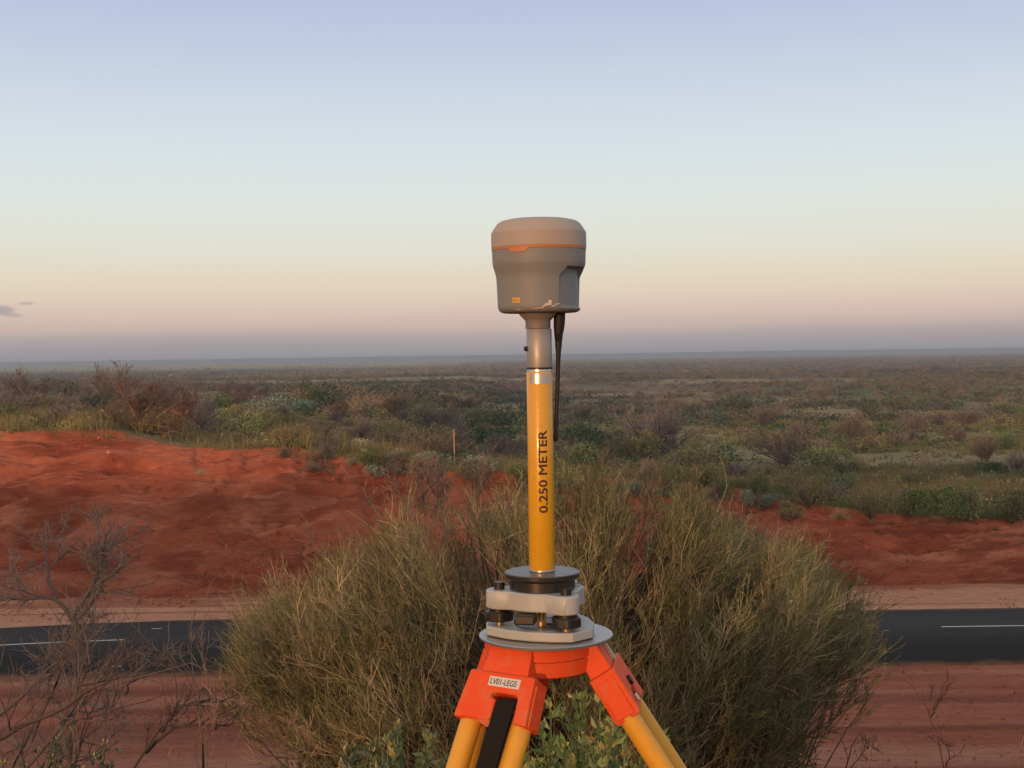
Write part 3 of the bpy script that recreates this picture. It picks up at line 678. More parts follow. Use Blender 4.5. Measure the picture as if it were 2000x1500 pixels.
# --- extension pole
po = empty('extension_pole', (AX.x, TY, zc(1115))); tag(po, 'yellow extension pole with black lettering standing between tribrach and receiver', 'pole')
zo = lambda py: zc(py) - zc(1115)
RP = .01575
bm = bmesh.new(); lathe(bm, [(RP * .96, zo(1115.3)), (RP * 1.0, zo(1114)), (RP * 1.0, zo(1111)), (RP * .98, zo(1110.3))], 64); bm_obj('collar', bm, m_sil, po)
bm = bmesh.new(); lathe(bm, [(RP * .99, zo(1110.5)), (RP * 1.01, zo(1109.5)), (RP * 1.01, zo(727)), (RP * .99, zo(726))], 96); bm_obj('tube', bm, m_yel, po, angle=60)
bm = bmesh.new(); lathe(bm, [(RP * .98, zo(727)), (RP * .99, zo(724)), (RP * .97, zo(720.5))], 64); bm_obj('collar', bm, m_sil, po)
def wrap(bm, rad_, base, xc, th0=0):
    """x -> up the pole, y -> anticlockwise round it, from angle th0 (0 faces the camera, + right)"""
    for v in bm.verts:
        th = th0 - v.co.y / rad_; q_ = rad_ + v.co.z; v.co = Vector((q_ * math.sin(th), -q_ * math.cos(th), base + (v.co.x - xc)))
tbm, (x0, x1, y0, y1) = text_bm('0.250 METER', .0152, bold=.022, sub=3, spacing=1.0)
H_ = y1 - y0; target = zo(839) - zo(999)
for v in tbm.verts: v.co.x = (v.co.x - x0) * target / (x1 - x0); v.co.y = (v.co.y - y0) * .0112 / H_
wrap(tbm, RP * 1.01 + .00022, zo(999), 0, .50)
me = bpy.data.meshes.new('lettering'); tbm.to_mesh(me); tbm.free(); me.materials.append(m_ink); link('lettering', me, po)
bm = bmesh.new(); n_ = 24; rr = RP * 1.01 + .0003; V = []
for k in range(n_ + 1):
    th = -.85 + 1.75 * k / n_; V.append([bm.verts.new((rr * math.sin(th), -rr * math.cos(th), zo(z_))) for z_ in (749, 729)])
for k in range(n_): bm.faces.new((V[k][0], V[k + 1][0], V[k + 1][1], V[k][1]))
bm_obj('silver_sticker', bm, m_sil, po)

# --- receiver
rc = empty('satellite_receiver', (AX.x, TY, zc(716))); tag(rc, 'grey satellite positioning receiver with orange band and hanging black antenna', 'receiver')
zr = lambda py: zc(py, 1052) - zc(716)
ox = .0012                                   # receiver axis sits a touch left of the pole in the frame
bm = bmesh.new()
lathe(bm, [(.0158, zr(721.5)), (.0158, zr(717.5))], 48); bm_obj('seal_ring', bm, m_blk, rc)
bm = bmesh.new(); lathe(bm, [(.0152, zr(717.5)), (.0155, zr(716)), (.0155, zr(643)), (.0151, zr(642.3))], 64); bm_obj('quick_release_tube', bm, m_tube, rc, angle=50)
bm = bmesh.new(); lathe(bm, [(.0151, zr(641.7)), (.0154, zr(641)), (.0154, zr(627)), (.0170, zr(624)), (.0225, zr(615)), (.0235, zr(611)), (.0235, zr(604))], 64, (-.0010, 0, 0)); bm_obj('neck', bm, m_tube, rc, angle=50)
bm = bmesh.new(); rod(bm, Vector((-.0150, -.004, zr(681))), Vector((-.0182, -.005, zr(681))), .0032, .0028, 16); bm_obj('release_button', bm, m_blk, rc)
# body: lathe with a flat-bottomed recess on the right
BX = ox
prof = [(.0300, 611.5), (.0445, 611.0), (.0475, 609.5), (.0500, 605.0), (.0510, 600.0), (.0514, 585), (.0519, 562), (.0524, 545), (.0532, 537), (.0552, 526), (.0566, 518), (.0570, 512), (.0572, 500), (.0574, 490.5), (.0570, 489.6)]
dense = []
for (r0, p0), (r1, p1) in zip(prof, prof[1:]):
    k = max(1, int(abs(p1 - p0) / 2.0))
    for i in range(k): dense.append((r0 + (r1 - r0) * i / k, p0 + (p1 - p0) * i / k))
dense.append(prof[-1])
bm = bmesh.new(); SG = 240; rings = []
th_c, th_h = R(66), R(40)                            # recess centre and half width, from the camera direction to the right
for r_, p_ in dense:
    rg = []
    for k in range(SG):
        th = 2 * PI * k / SG; d = (th - th_c + PI) % (2 * PI) - PI
        rad_ = r_
        if abs(d) < th_h and 524 < p_ < 604:
            # the recess narrows at its upper corner
            lim = th_h - R(10) * sm(546, 526, p_)
            flat = .0492 * math.cos(R(27)) / max(math.cos(min(abs(d), R(38)) * .72), .5)
            edge = min(1, max(0, (lim - abs(d)) / R(2.2))) * min(1, (p_ - 524) / 3.0) * float(sm(604, 598, p_))
            if flat < r_: rad_ = r_ + (min(flat, r_ - .0012) - r_) * edge
        rg.append(bm.verts.new((BX + rad_ * math.sin(th), -rad_ * math.cos(th), zr(p_))))
    rings.append(rg)
for a_, b_ in zip(rings, rings[1:]):
    for k in range(SG): bm.faces.new((a_[k], a_[(k + 1) % SG], b_[(k + 1) % SG], b_[k]))
bm.faces.new(rings[0]); bm.faces.new(rings[-1])
body = bm_obj('body', bm, m_body, rc, angle=32)
bm = bmesh.new()
lathe(bm, [(.0576, zr(490)), (.0579, zr(489)), (.0579, zr(485.4)), (.0576, zr(484.8))], 96, (BX, 0, 0), cap=False)
# the tab that dips below the band on the left
n_ = 20; V = []
for k in range(n_ + 1):
    th = R(-40 + 27 * k / n_); dn = 7.5 * min(1, k / 3, (n_ - k) / 3.5); rr = .0581
    V.append([bm.verts.new((BX + rr * math.sin(th), -rr * math.cos(th), zr(z_))) for z_ in (488.5, 489.5 + dn)])
for k in range(n_): bm.faces.new((V[k][0], V[k + 1][0], V[k + 1][1], V[k][1]))
bm_obj('orange_band', bm, m_band, rc)
bm = bmesh.new()
lathe(bm, [(.0572, zr(485.2)), (.0580, zr(484.4)), (.0582, zr(470)), (.0580, zr(456)), (.0574, zr(453.5)), (.0518, zr(440)), (.0508, zr(437.8)), (.0465, zr(433)), (.0375, zr(429.6)), (.022, zr(428.4)), (.001, zr(428.0))], 96, (BX, 0, 0))
bm_obj('radome', bm, m_dome, rc, angle=16)
# badge with faint marks
def patch(bm, rr, th0, th1, p0, p1, n_=6):
    V = []
    for k in range(n_ + 1):
        th = th0 + (th1 - th0) * k / n_; V.append([bm.verts.new((BX + rr(p) * math.sin(th), -rr(p) * math.cos(th), zr(p))) for p in (p0, p1)])
    for k in range(n_): bm.faces.new((V[k][0], V[k + 1][0], V[k + 1][1], V[k][1]))
rbody = lambda p: float(np.interp(p, [490, 512, 518, 526, 537, 545, 562, 585, 600], [.0574, .0570, .0566, .0552, .0532, .0524, .0519, .0514, .0510]))
bm = bmesh.new(); patch(bm, lambda p: rbody(p) + .0003, R(-40.5), R(-28), 593.6, 583.5)
bd = bm_obj('badge', bm, m_badge, rc)
tbm, (x0, x1, y0, y1) = text_bm('RXi', .006, bold=0, sub=1)
for v in tbm.verts:
    u_ = (v.co.x - x0) / (x1 - x0); w_ = (v.co.y - y0) / (y1 - y0); p = 591.3 - 5.2 * w_; th = R(-38.6 + 8.6 * u_); q = rbody(p) + .0006
    v.co = Vector((BX + q * math.sin(th), -q * math.cos(th), zr(p)))
me = bpy.data.meshes.new('badge_marks'); tbm.to_mesh(me); tbm.free(); me.materials.append(m_badge2); link('badge_marks', me, bd)
# chipped lower edge
rng = np.random.default_rng(4); bm = bmesh.new()
def chip(th, p, w_, h_, rot=0):
    vs = []; m = 9
    for k in range(m):
        a_ = 2 * PI * k / m; q = .55 + .6 * rng.random(); u_ = math.cos(a_) * w_ * q; v_ = math.sin(a_) * h_ * q
        pp = p + v_ - u_ * rot; rr = (rbody(pp) if pp < 600 else float(np.interp(pp, [600, 605, 609.5, 611], [.0510, .0500, .0475, .0445]))) + .0004
        vs.append(bm.verts.new((BX + rr * math.sin(th + u_ / 82), -rr * math.cos(th + u_ / 82), zr(pp))))
    bm.faces.new(vs)
chip(R(12.5), 592.0, 4.2, 3.6); chip(R(10.8), 597, 7.0, 3.2, .1); chip(R(5), 600.0, 6, 1.8, .3); chip(R(0), 604.2, 7, 1.1); chip(R(-7), 605.2, 8, 1.0)
chip(R(21), 598, 4, 1.3, .5); chip(R(25), 596.5, 4, 1.0); chip(R(-31), 606.0, 10, .9); chip(R(17), 601, 5, 1.6, .2)
bm_obj('scuffs', bm, m_chip, rc, smooth=False)
# antenna hanging from the underside
an = empty('antenna', (0, 0, 0), rc)
def A(px, py, Y=TY + .006): return at(px, py, Y) - Vector(rc.location)
bm = bmesh.new(); pr = [(1093, 606, 10.6), (1093, 614, 10.8), (1092.6, 622, 11), (1092, 636, 10.6), (1091.6, 644, 9.6), (1091.3, 650, 8.8)]
q_ = 650
while q_ < 668: pr += [(1091, q_ + .6, 8.9 - (q_ - 650) * .1), (1091, q_ + 1.2, 8.1 - (q_ - 650) * .1)]; q_ += 2
pr += [(1090.8, 672, 6.6), (1090.6, 686, 5.2), (1090.4, 700, 4.4)]
def sweep(bm, pr, segs=20):
    rg = []
    for px, py, r_ in pr:
        c_ = A(px, py); rg.append([bm.verts.new(c_ + Vector((math.cos(2 * PI * k / segs), math.sin(2 * PI * k / segs), 0)) * r_ * S1 * 1.04) for k in range(segs)])
    for a_, b_ in zip(rg, rg[1:]):
        for k in range(segs): bm.faces.new((a_[k], a_[(k + 1) % segs], b_[(k + 1) % segs], b_[k]))
    bm.faces.new(rg[0]); bm.faces.new(rg[-1])
sweep(bm, pr); bm_obj('grip', bm, m_rub, an, angle=50)
bm = bmesh.new(); sweep(bm, [(1090.4, 699, 4.4), (1089.6, 730, 4.2), (1088.4, 770, 4.0), (1087, 810, 3.8), (1085.6, 848, 3.7)]); bm_obj('whip', bm, m_rub, an)
bm = bmesh.new(); sweep(bm, [(1085.7, 847, 4.6), (1085.3, 852, 4.7), (1085, 860, 4.3), (1085, 862, 3.2)]); bm_obj('tip', bm, m_rub, an)
# ------------------------------------------------------------------ near plants
def bush_big():
    rng = np.random.default_rng(11)
    YB = 6.0; k_ = YB / F
    xk = [395, 430, 520, 600, 650, 720, 790, 850, 930, 1010, 1100, 1170, 1260, 1330, 1400, 1470, 1560, 1650, 1700, 1745]
    yk = [1310, 1245, 1160, 1135, 1080, 1040, 975, 940, 950, 940, 900, 880, 925, 935, 990, 1025, 1065, 1140, 1190, 1290]
    base = Vector((at(1085, 1700, YB).x, YB, float(hgt(at(1085, 1700, YB).x, YB)) + .0))
    g_ = G()
    # cluster origins fill a lopsided dome
    M = 2100; px = rng.uniform(470, 1672, M * 3); yy = rng.uniform(-1.25, 1.1, M * 3)
    u = (px - 1072) / 610; ok = ((u ** 2 + (yy / 1.3) ** 2) < 1) & (fbm(px / 95, yy * 2.2, 151, 3) > .43)
    px, yy = px[ok][:M], yy[ok][:M]; M = len(px)
    top = np.interp(px, xk, yk) + 48
    dome = np.sqrt(np.clip(1 - (yy / 1.35) ** 2, 0, 1))
    X_ = (px - 1000) * k_ - .01; ztop = -(top - 692 + (px - 1000) * .014) * k_
    zb = base.z + .15 + 1.25 * np.abs((px - 1072) / 610) ** 1.6
    q = rng.beta(2.1, 1.0, M)
    zt_ = zb + (ztop - zb) * dome
    Z_ = zb + (zt_ - zb) * q
    Z_ = np.maximum(Z_, zb)
    P = np.stack([X_ * (1 + (yy) / YB), YB + yy, Z_ * (1 + yy / YB * .55)], 1)
    P[:, 2] = np.minimum(P[:, 2], (zt_ * (1 + yy / YB)))
    b_ = np.array(base)
    # main limbs
    nl = 34; az = rng.uniform(0, 2 * PI, nl); tl = rng.uniform(.15, 1.15, nl)
    D = np.stack([np.cos(az) * np.sin(tl), np.sin(az) * np.sin(tl) * .8, np.cos(tl)], 1)
    st = b_ + np.stack([np.cos(az), np.sin(az), az * 0], 1) * rng.uniform(.03, .28, (nl, 1)); st[:, 2] = hgt(st[:, 0], st[:, 1]) - .05
    limbs = grow(rng, st, D, rng.uniform(.9, 1.7, nl), 9, .07, .13)
    bark = np.array([.10, .075, .060])
    tubes(g_, limbs, rng.uniform(.014, .026, nl), .006, bark * rng.uniform(.6, 1.2, (nl, 1)), 6)
    # connectors from limb to every cluster
    flat = limbs[:, 3:].reshape(-1, 3); conn = np.zeros((M, 5, 3)); fr = np.hypot(flat[:, 0] - b_[0], flat[:, 1] - b_[1])
    for i in range(M):
        d = np.linalg.norm(flat - P[i], axis=1) + .9 * np.clip(flat[:, 2] - P[i, 2] + .1, 0, 9) + 2.2 * np.clip(fr - np.hypot(P[i, 0] - b_[0], P[i, 1] - b_[1]) + .35, 0, 9)
        j = np.argsort(d)[rng.integers(0, 6)]; s0 = flat[j]; mid = (s0 + P[i]) / 2 + np.array([0, 0, -.06]) + rng.normal(size=3) * .05
        for kk, t in enumerate(np.linspace(0, 1, 5)): conn[i, kk] = (1 - t) ** 2 * s0 + 2 * t * (1 - t) * mid + t * t * P[i]
    tubes(g_, conn, .0060, .0028, np.array([.13, .095, .07]) * rng.uniform(.6, 1.3, (M, 1)), 4)
    # tip hue: dry brown top-left, olive green right and low
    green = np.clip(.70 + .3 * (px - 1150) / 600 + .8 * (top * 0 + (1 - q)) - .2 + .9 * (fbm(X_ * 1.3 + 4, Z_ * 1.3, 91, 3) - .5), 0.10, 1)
    # upright twigs
    nt = 6; Pt = np.repeat(P, nt, 0); gi = np.repeat(green, nt); out_ = P - b_; out_[:, 2] = 0
    Dt = np.repeat(nrm(nrm(out_) * 1.0 * np.clip(np.linalg.norm(out_, axis=1), 0, 1)[:, None] + np.array([0, 0, 1.0])), nt, 0) + jit(rng, M * nt, .28)
    Lt = rng.uniform(.10, .32, M * nt)
    tw = grow(rng, Pt, Dt, Lt, 6, .09, .13)
    straw = np.array([.47, .39, .25]); brown = np.array([.24, .19, .14]); olive_ = np.array([.26, .27, .12])
    def under(t_, slack=0):
        qx = 1000 + t_[:, 0] / t_[:, 1] * F; qy = 692 - .014 * (qx - 1000) - t_[:, 2] / t_[:, 1] * F
        return (qy > np.interp(qx, xk, yk) - slack) & (qx > 405) & (qx < 1745)
    okt = under(tw[:, -1], 0) | (rng.random(len(tw)) < .09)
    tw = tw[okt]; gi = gi[okt]; cidx = np.repeat(np.arange(M), nt)[okt]; NT = len(tw)
    h = rng.random((NT, 1)); cv_ = np.repeat(np.clip(.75 + 1.5 * (fbm(px / 70, Z_ * 3.2, 135, 3) - .32), .7, 1.35)[:, None] * rng.uniform(.75, 1.25, (M, 1)), nt, 0)[okt]; gg = gi[:, None]; cv_ *= (1 - .30 * np.clip(np.repeat(1 - q, nt)[okt] * 1.3 - .25, 0, 1))[:, None]   # shade painted into twig and leaf colours low down
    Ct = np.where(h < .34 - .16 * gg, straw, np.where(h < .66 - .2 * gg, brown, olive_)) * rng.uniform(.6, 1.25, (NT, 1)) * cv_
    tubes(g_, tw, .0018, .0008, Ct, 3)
    # side shoots
    m = NT * 3; Ps, Ds, ii = pick(rng, tw, m, .2, .95)
    Ds = nrm(Ds + jit(rng, m, .36) + [0, 0, .15]); sh = grow(rng, Ps, Ds, rng.uniform(.05, .16, m), 4, .08, .20)
    tubes(g_, sh, .0011, .0006, Ct[ii] * rng.uniform(.8, 1.2, (m, 1)), 3)
    br = link('branches', g_.mesh('branches', M_twig, origin=b_))
    # needle leaves
    gl = G(); m = 200000; Pl, Dl, il = pick(rng, sh, m, .1, 1.0); gr = gi[ii[il]]
    keep = rng.random(m) < (.25 + .75 * gr); Pl, Dl, gr = Pl[keep], Dl[keep], gr[keep]; m = len(Pl)
    Cl = np.array([.22, .18, .10]) * (1 - gr[:, None]) + np.array([.124, .162, .076]) * gr[:, None]
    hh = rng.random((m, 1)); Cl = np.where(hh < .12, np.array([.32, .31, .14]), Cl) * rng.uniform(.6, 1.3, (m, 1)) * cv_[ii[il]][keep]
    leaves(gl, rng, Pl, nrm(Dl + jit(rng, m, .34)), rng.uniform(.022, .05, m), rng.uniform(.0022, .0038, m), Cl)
    root = empty('large_shrub', base); tag(root, 'large rounded broom-like shrub behind the tripod, olive and straw twigs', 'shrub')
    br.parent = root; fo = link('foliage', gl.mesh('foliage', M_leaf, origin=b_), root)
    for fx, fy in ((1367, 1162), (1546, 1174), (1557, 1186), (868, 1288)):
        gf = G(); c_ = np.array(at(fx, fy, YB - .95)); m = 6; q_ = c_ + jit(rng, m, .005)
        leaves(gf, rng, q_, jit(rng, m, 1), .008, .006, np.array([.50, .48, .44]))
        link('flower', gf.mesh('flower', M_leaf, origin=b_), root)
bush_big()

def bare(name, label, limbs_px, Y, r0, Ln, n1, n2, n3, colr, seed, group=None, depth=.35, cat='shrub', up=.1, thin=.0014, spread=.5, mat=None, gnd=True, leafy=0, leafc=(.1, .12, .05)):
    """leafless shrub from limbs drawn as pixel paths at distance Y, given real depth"""
    rng = np.random.default_rng(seed); g_ = G(); pts = []
    for k, path in enumerate(limbs_px):
        dy = rng.uniform(-depth, depth); P = [np.array(at(px, py, Y + dy * t)) for t, (px, py) in zip(np.linspace(.2, 1, len(path)), path)]
        P = np.array(P)
        K = 9; s_ = np.linspace(0, len(P) - 1, K); i = np.minimum(s_.astype(int), len(P) - 2); f = (s_ - i)[:, None]
        c_ = P[i] * (1 - f) + P[i + 1] * f; c_[1:-1] = (c_[:-2] + 2 * c_[1:-1] + c_[2:]) / 4
        if gnd and k == 0: pass
        c_[1:-1] += rng.normal(size=(K - 2, 3)) * .012 * Ln * 2
        pts.append(c_)
    base = pts[0][0].copy()
    limbs = np.array(pts); n0 = len(limbs)
    gz = hgt(base[0], base[1]) - .05
    c = np.array(colr)
    tubes(g_, limbs, rng.uniform(.8, 1.2, n0) * r0, r0 * .3, c * .75 * rng.uniform(.8, 1.2, (n0, 1)), 7)
    if gnd:
        fl = []
        for l_ in limbs:
            if l_[0][2] > gz + .1 and l_[0][2] < limbs[:, 0, 2].min() + .15:
                tgt = np.array([base[0] + (l_[0][0] - base[0]) * .4, base[1] + .1, gz]); fl.append(np.array([tgt, (tgt + l_[0]) / 2 + rng.normal(size=3) * .03, l_[0]]))
        if fl: tubes(g_, np.array(fl), r0 * 1.3, r0 * .95, c * .55, 7)
    P, D, ii = pick(rng, limbs, n1, .3, 1); a1 = grow(rng, P, nrm(D + jit(rng, n1, spread) + [0, 0, up]), rng.uniform(.5, 1.1, n1) * Ln, 6, up * .6, .16)
    tubes(g_, a1, r0 * .32, thin * 1.4, c * rng.uniform(.5, 1.3, (n1, 1)), 4)
    P, D, ii = pick(rng, a1, n2, .15, 1); a2 = grow(rng, P, nrm(D + jit(rng, n2, spread) + [0, 0, up]), rng.uniform(.3, .8, n2) * Ln * .6, 5, up * .5, .16)
    tubes(g_, a2, thin * 1.7, thin, c * rng.uniform(.6, 1.5, (n2, 1)), 3)
    P, D, ii = pick(rng, a2, n3, .1, 1); a3 = grow(rng, P, nrm(D + jit(rng, n3, spread * 1.1) + [0, 0, up]), rng.uniform(.3, .8, n3) * Ln * .32, 4, up * .4, .15)
    tubes(g_, a3, thin, thin * .5, c * rng.uniform(.7, 1.6, (n3, 1)), 3)
    root = empty(name, base); tag(root, label, cat, group)
    link('branches', g_.mesh('branches', mat or M_twig, origin=base), root)
    if leafy:
        gl = G(); P, D, ii = pick(rng, a3, leafy, .1, 1)
        leaves(gl, rng, P, nrm(D + jit(rng, leafy, .6)), rng.uniform(.5, 1.2, leafy) * .035 * Ln / .4, .006 * Ln / .4, np.array(leafc) * rng.uniform(.6, 1.4, (leafy, 1)))
        link('foliage', gl.mesh('foliage', M_leaf, origin=base), root)
    return root
GP = (.155, .138, .136)
bare('bare_shrub', 'leafless grey-pink shrub with dark forked trunk at the left edge', [
    [(-90, 1640), (-10, 1560), (60, 1450), (105, 1300), (140, 1215), (150, 1190)],
    [(60, 1450), (105, 1340), (140, 1265), (165, 1235)],
    [(145, 1215), (150, 1180), (190, 1130), (205, 1080)],
    [(145, 1215), (120, 1175), (90, 1165), (20, 1170), (-60, 1190)],
    [(140, 1225), (175, 1190), (215, 1110), (190, 1040)],
    [(-40, 1420), (30, 1380), (70, 1330), (110, 1290), (150, 1240)],
    [(110, 1170), (90, 1100), (95, 1050)]],
    4.6, .0080, .20, 60, 460, 2400, GP, 21, thin=.0009, spread=.68, up=.04)
bare('bare_shrub', 'leafless shrub with one thin upright dark stem beside the forked one', [
    [(190, 1640), (196, 1500), (203, 1400), (210, 1340), (206, 1300)],
    [(206, 1345), (240, 1350), (262, 1330)],
    [(203, 1400), (160, 1370), (120, 1300)],
    [(196, 1480), (110, 1480), (20, 1440)]],
    4.9, .0085, .28, 24, 120, 400, GP, 22, thin=.0009, spread=.6)
bare('bare_shrub', 'leafless shrub of crossing dark branches in the bottom left corner', [
    [(-60, 1640), (20, 1540), (120, 1420), (165, 1330), (180, 1280)],
    [(80, 1640), (120, 1500), (150, 1400), (170, 1360)],
    [(-100, 1500), (0, 1430), (100, 1400), (215, 1330)],
    [(40, 1600), (110, 1520), (150, 1490), (180, 1400)]],
    4.2, .010, .34, 34, 170, 500, (.15, .11, .10), 23, thin=.0009, spread=.6)
bare('bare_shrub', 'leafless shrub with arching dark branches left of the large shrub', [
    [(225, 1560), (275, 1480), (315, 1420), (360, 1380)],
    [(285, 1470), (330, 1422), (400, 1412), (450, 1418)],
    [(315, 1430), (330, 1390), (375, 1370), (440, 1370)],
    [(395, 1345), (440, 1380), (500, 1440), (560, 1500)]],
    5.6, .009, .18, 24, 110, 200, (.12, .095, .085), 24, thin=.0013)
bare('bare_shrub', 'thin pale leafless twigs fanning up in front of the road at left', [
    [(395, 1420), (372, 1330), (330, 1290), (268, 1232)],
    [(395, 1420), (378, 1330), (372, 1270), (368, 1215)],
    [(395, 1420), (385, 1335), (350, 1290), (310, 1280)],
    [(395, 1420), (400, 1330), (390, 1260), (396, 1215)]],
    6.4, .0032, .18, 16, 40, 50, (.20, .175, .165), 25, thin=.0010, up=.14, spread=.3)
bare('bare_shrub', 'pinkish dead twigs standing upright at the bottom, left of the tripod', [
    [(400, 1620), (404, 1500), (412, 1430), (418, 1370)],
    [(400, 1620), (440, 1510), (450, 1450), (476, 1400)],
    [(404, 1560), (380, 1480), (384, 1420)]],
    3.8, .0020, .12, 14, 40, 40, (.26, .17, .13), 26, thin=.0009, up=.2, spread=.35)
bare('bare_shrub', 'small pale dead twig fork at the bottom between strap and left shrubs', [
    [(570, 1620), (572, 1500), (582, 1440), (592, 1428)],
    [(572, 1560), (560, 1480), (562, 1430)],
    [(572, 1540), (600, 1480), (606, 1440)],
    [(320, 1600), (322, 1510), (330, 1470)]],
    3.7, .0018, .08, 12, 36, 30, (.28, .18, .135), 27, thin=.0008, up=.2, spread=.35)
bare('bare_shrub', 'slender dark leafless shrub standing alone at bottom right', [
    [(1850, 1620), (1846, 1500), (1830, 1430), (1812, 1390), (1800, 1350)],
    [(1846, 1510), (1856, 1470), (1835, 1440)],
    [(1818, 1400), (1835, 1370), (1848, 1352)]],
    6.0, .0035, .13, 16, 60, 90, (.12, .075, .065), 28, thin=.0009, up=.14)
bare('bare_shrub', 'low leafless shrub with dark crooked twigs at the bottom edge, right of the tripod leg', [
    [(1640, 1600), (1650, 1500), (1668, 1450), (1680, 1432)],
    [(1640, 1600), (1600, 1520), (1560, 1490)],
    [(1650, 1510), (1690, 1470), (1700, 1440)]],
    6.0, .0035, .11, 16, 60, 90, (.12, .09, .07), 29, thin=.0012)
bare('bare_shrub', 'pale pinkish twigs at the bottom edge in the right corner', [
    [(1690, 1620), (1685, 1500), (1680, 1470)], [(1692, 1620), (1698, 1500), (1704, 1455)], [(1800, 1620), (1795, 1500), (1780, 1440)], [(1985, 1620), (1990, 1500), (1991, 1440)]],
    4.4, .0020, .07, 10, 26, 20, (.30, .20, .16), 30, thin=.0010, up=.25, spread=.3)
bare('bare_shrub', 'grey leafless shrub rising behind the top left of the large shrub', [
    [(860, 1140), (840, 1060), (800, 1000), (780, 965)], [(880, 1140), (870, 1040), (860, 980), (850, 945)],
    [(900, 1140), (910, 1050), (930, 980), (945, 945)], [(870, 1120), (830, 1040), (830, 990), (818, 950)], [(900, 1120), (960, 1040), (1000, 990)]],
    7.4, .006, .20, 70, 420, 1500, (.22, .165, .145), 31, thin=.0015, up=.16)
bare('bare_shrub', 'mauve leafless shrub behind the upper right of the large shrub', [
    [(1400, 1200), (1420, 1100), (1440, 1040)], [(1390, 1200), (1390, 1090), (1400, 1040)], [(1420, 1200), (1470, 1110), (1490, 1060)]],
    7.4, .006, .18, 50, 320, 1200, (.20, .13, .12), 32, thin=.0015, up=.16)
bare('bare_shrub', 'wispy leafless twigs reaching left out of the large shrub over the red bank', [
    [(700, 1180), (680, 1110), (650, 1080), (620, 1050)], [(720, 1150), (700, 1080), (690, 1040)], [(560, 1230), (540, 1180), (530, 1150)], [(760, 1100), (745, 1010), (720, 960)]],
    6.6, .003, .16, 26, 80, 120, (.26, .18, .15), 33, thin=.0012, up=.12)

# leafy plants at the foot of the tripod
def leafy_plant(px, py_top, Y, n_st, width, label, seed, colr=((.24, .35, .13), (.16, .25, .08), (.40, .42, .16)), name='leafy_plant', ll=.036, lw=.014):
    rng = np.random.default_rng(seed); tp = np.array(at(px, py_top, Y)); base = np.array([tp[0], Y, hgt(tp[0], Y) - .03]); H = tp[2] - base[2]
    st = base + np.stack([rng.normal(size=n_st) * .05, rng.normal(size=n_st) * .05, np.zeros(n_st)], 1)
    tips = np.stack([tp[0] + rng.uniform(-1, 1, n_st) * width, Y + rng.uniform(-1, 1, n_st) * width * .8, tp[2] - rng.beta(1, 2, n_st) * H * .30], 1)
    tips[:, 2] -= .5 * np.abs(tips[:, 0] - tp[0]) ** 1.3
    K = 9; t = np.linspace(0, 1, K)[None, :, None]; mid = (st + tips) / 2; mid[:, :2] += (tips - st)[:, :2] * .28
    C_ = (1 - t) ** 2 * st[:, None] + 2 * t * (1 - t) * mid[:, None] + t * t * tips[:, None] + rng.normal(size=(n_st, K, 3)) * .006
    g_ = G(); tubes(g_, C_, .0045, .0015, np.array([.20, .20, .12]) * rng.uniform(.7, 1.2, (n_st, 1)), 5)
    m = n_st * 5; P, D, ii = pick(rng, C_, m, .35, .95); s2 = grow(rng, P, nrm(D + jit(rng, m, .4) + [0, 0, .2]), rng.uniform(.05, .15, m), 4, .15, .1)
    tubes(g_, s2, .0016, .0009, np.array([.20, .22, .12]) * rng.uniform(.7, 1.2, (m, 1)), 4)
    allc = [(C_, n_st * 34, .35), (s2, m * 9, .1)]
    gl = G()
    for cv, k, t0 in allc:
        P, D, ii = pick(rng, cv, k, t0, 1.0)
        leaves(gl, rng, P, nrm(D * .8 + jit(rng, k, .55) + [0, 0, .25]), rng.uniform(.6, 1.3, k) * ll, rng.uniform(.7, 1.2, k) * lw, mixc(rng, k, *colr, w=(.45, .4, .15)), .3)
    # tight heads of small leaves at each tip
    tipP = np.concatenate([C_[:, -1], s2[:, -1]]); tipD = nrm(np.concatenate([C_[:, -1] - C_[:, -2], s2[:, -1] - s2[:, -2]])); k = 9
    P = np.repeat(tipP, k, 0) + jit(rng, len(tipP) * k, .0035); D = nrm(np.repeat(tipD, k, 0) + jit(rng, len(P), .38))
    leaves(gl, rng, P, D, rng.uniform(.4, .8, len(P)) * ll, rng.uniform(.6, 1., len(P)) * lw * .8, mixc(rng, len(P), colr[0], colr[2], (.42, .40, .18), w=(.40, .3, .30)), .3)
    root = empty(name, base); tag(root, label, 'plant')
    link('stems', g_.mesh('stems', M_twig, origin=base), root); link('foliage', gl.mesh('foliage', M_leaf, origin=base), root)
leafy_plant(1110, 1372, 3.1, 16, .14, 'tall green leafy plant between the near and right tripod legs', 41)
leafy_plant(1180, 1432, 2.9, 14, .12, 'green leafy plant with yellowish tips close beside the right tripod leg', 42, colr=((.25, .32, .13), (.16, .23, .08), (.46, .40, .17)))
leafy_plant(1035, 1445, 2.8, 12, .09, 'leafy plant with pale tips behind the rods of the near leg', 43)
leafy_plant(815, 1432, 3.0, 15, .13, 'grey-green leafy plant just left of the near tripod leg', 44, colr=((.20, .27, .14), (.13, .19, .09), (.32, .35, .17)))
leafy_plant(760, 1470, 2.7, 10, .10, 'low grey-green leafy plant at the bottom edge, further left of the tripod', 45, colr=((.15, .19, .12), (.10, .14, .07), (.24, .25, .13)))
leafy_plant(1300, 1445, 3.3, 6, .07, 'single sprig with pale leaves right of the right tripod leg', 46)
leafy_plant(55, 1440, 4.0, 16, .20, 'low grey-green leafy bush in the bottom left corner', 47, colr=((.11, .14, .11), (.08, .10, .08), (.15, .18, .13)), ll=.026, lw=.010)
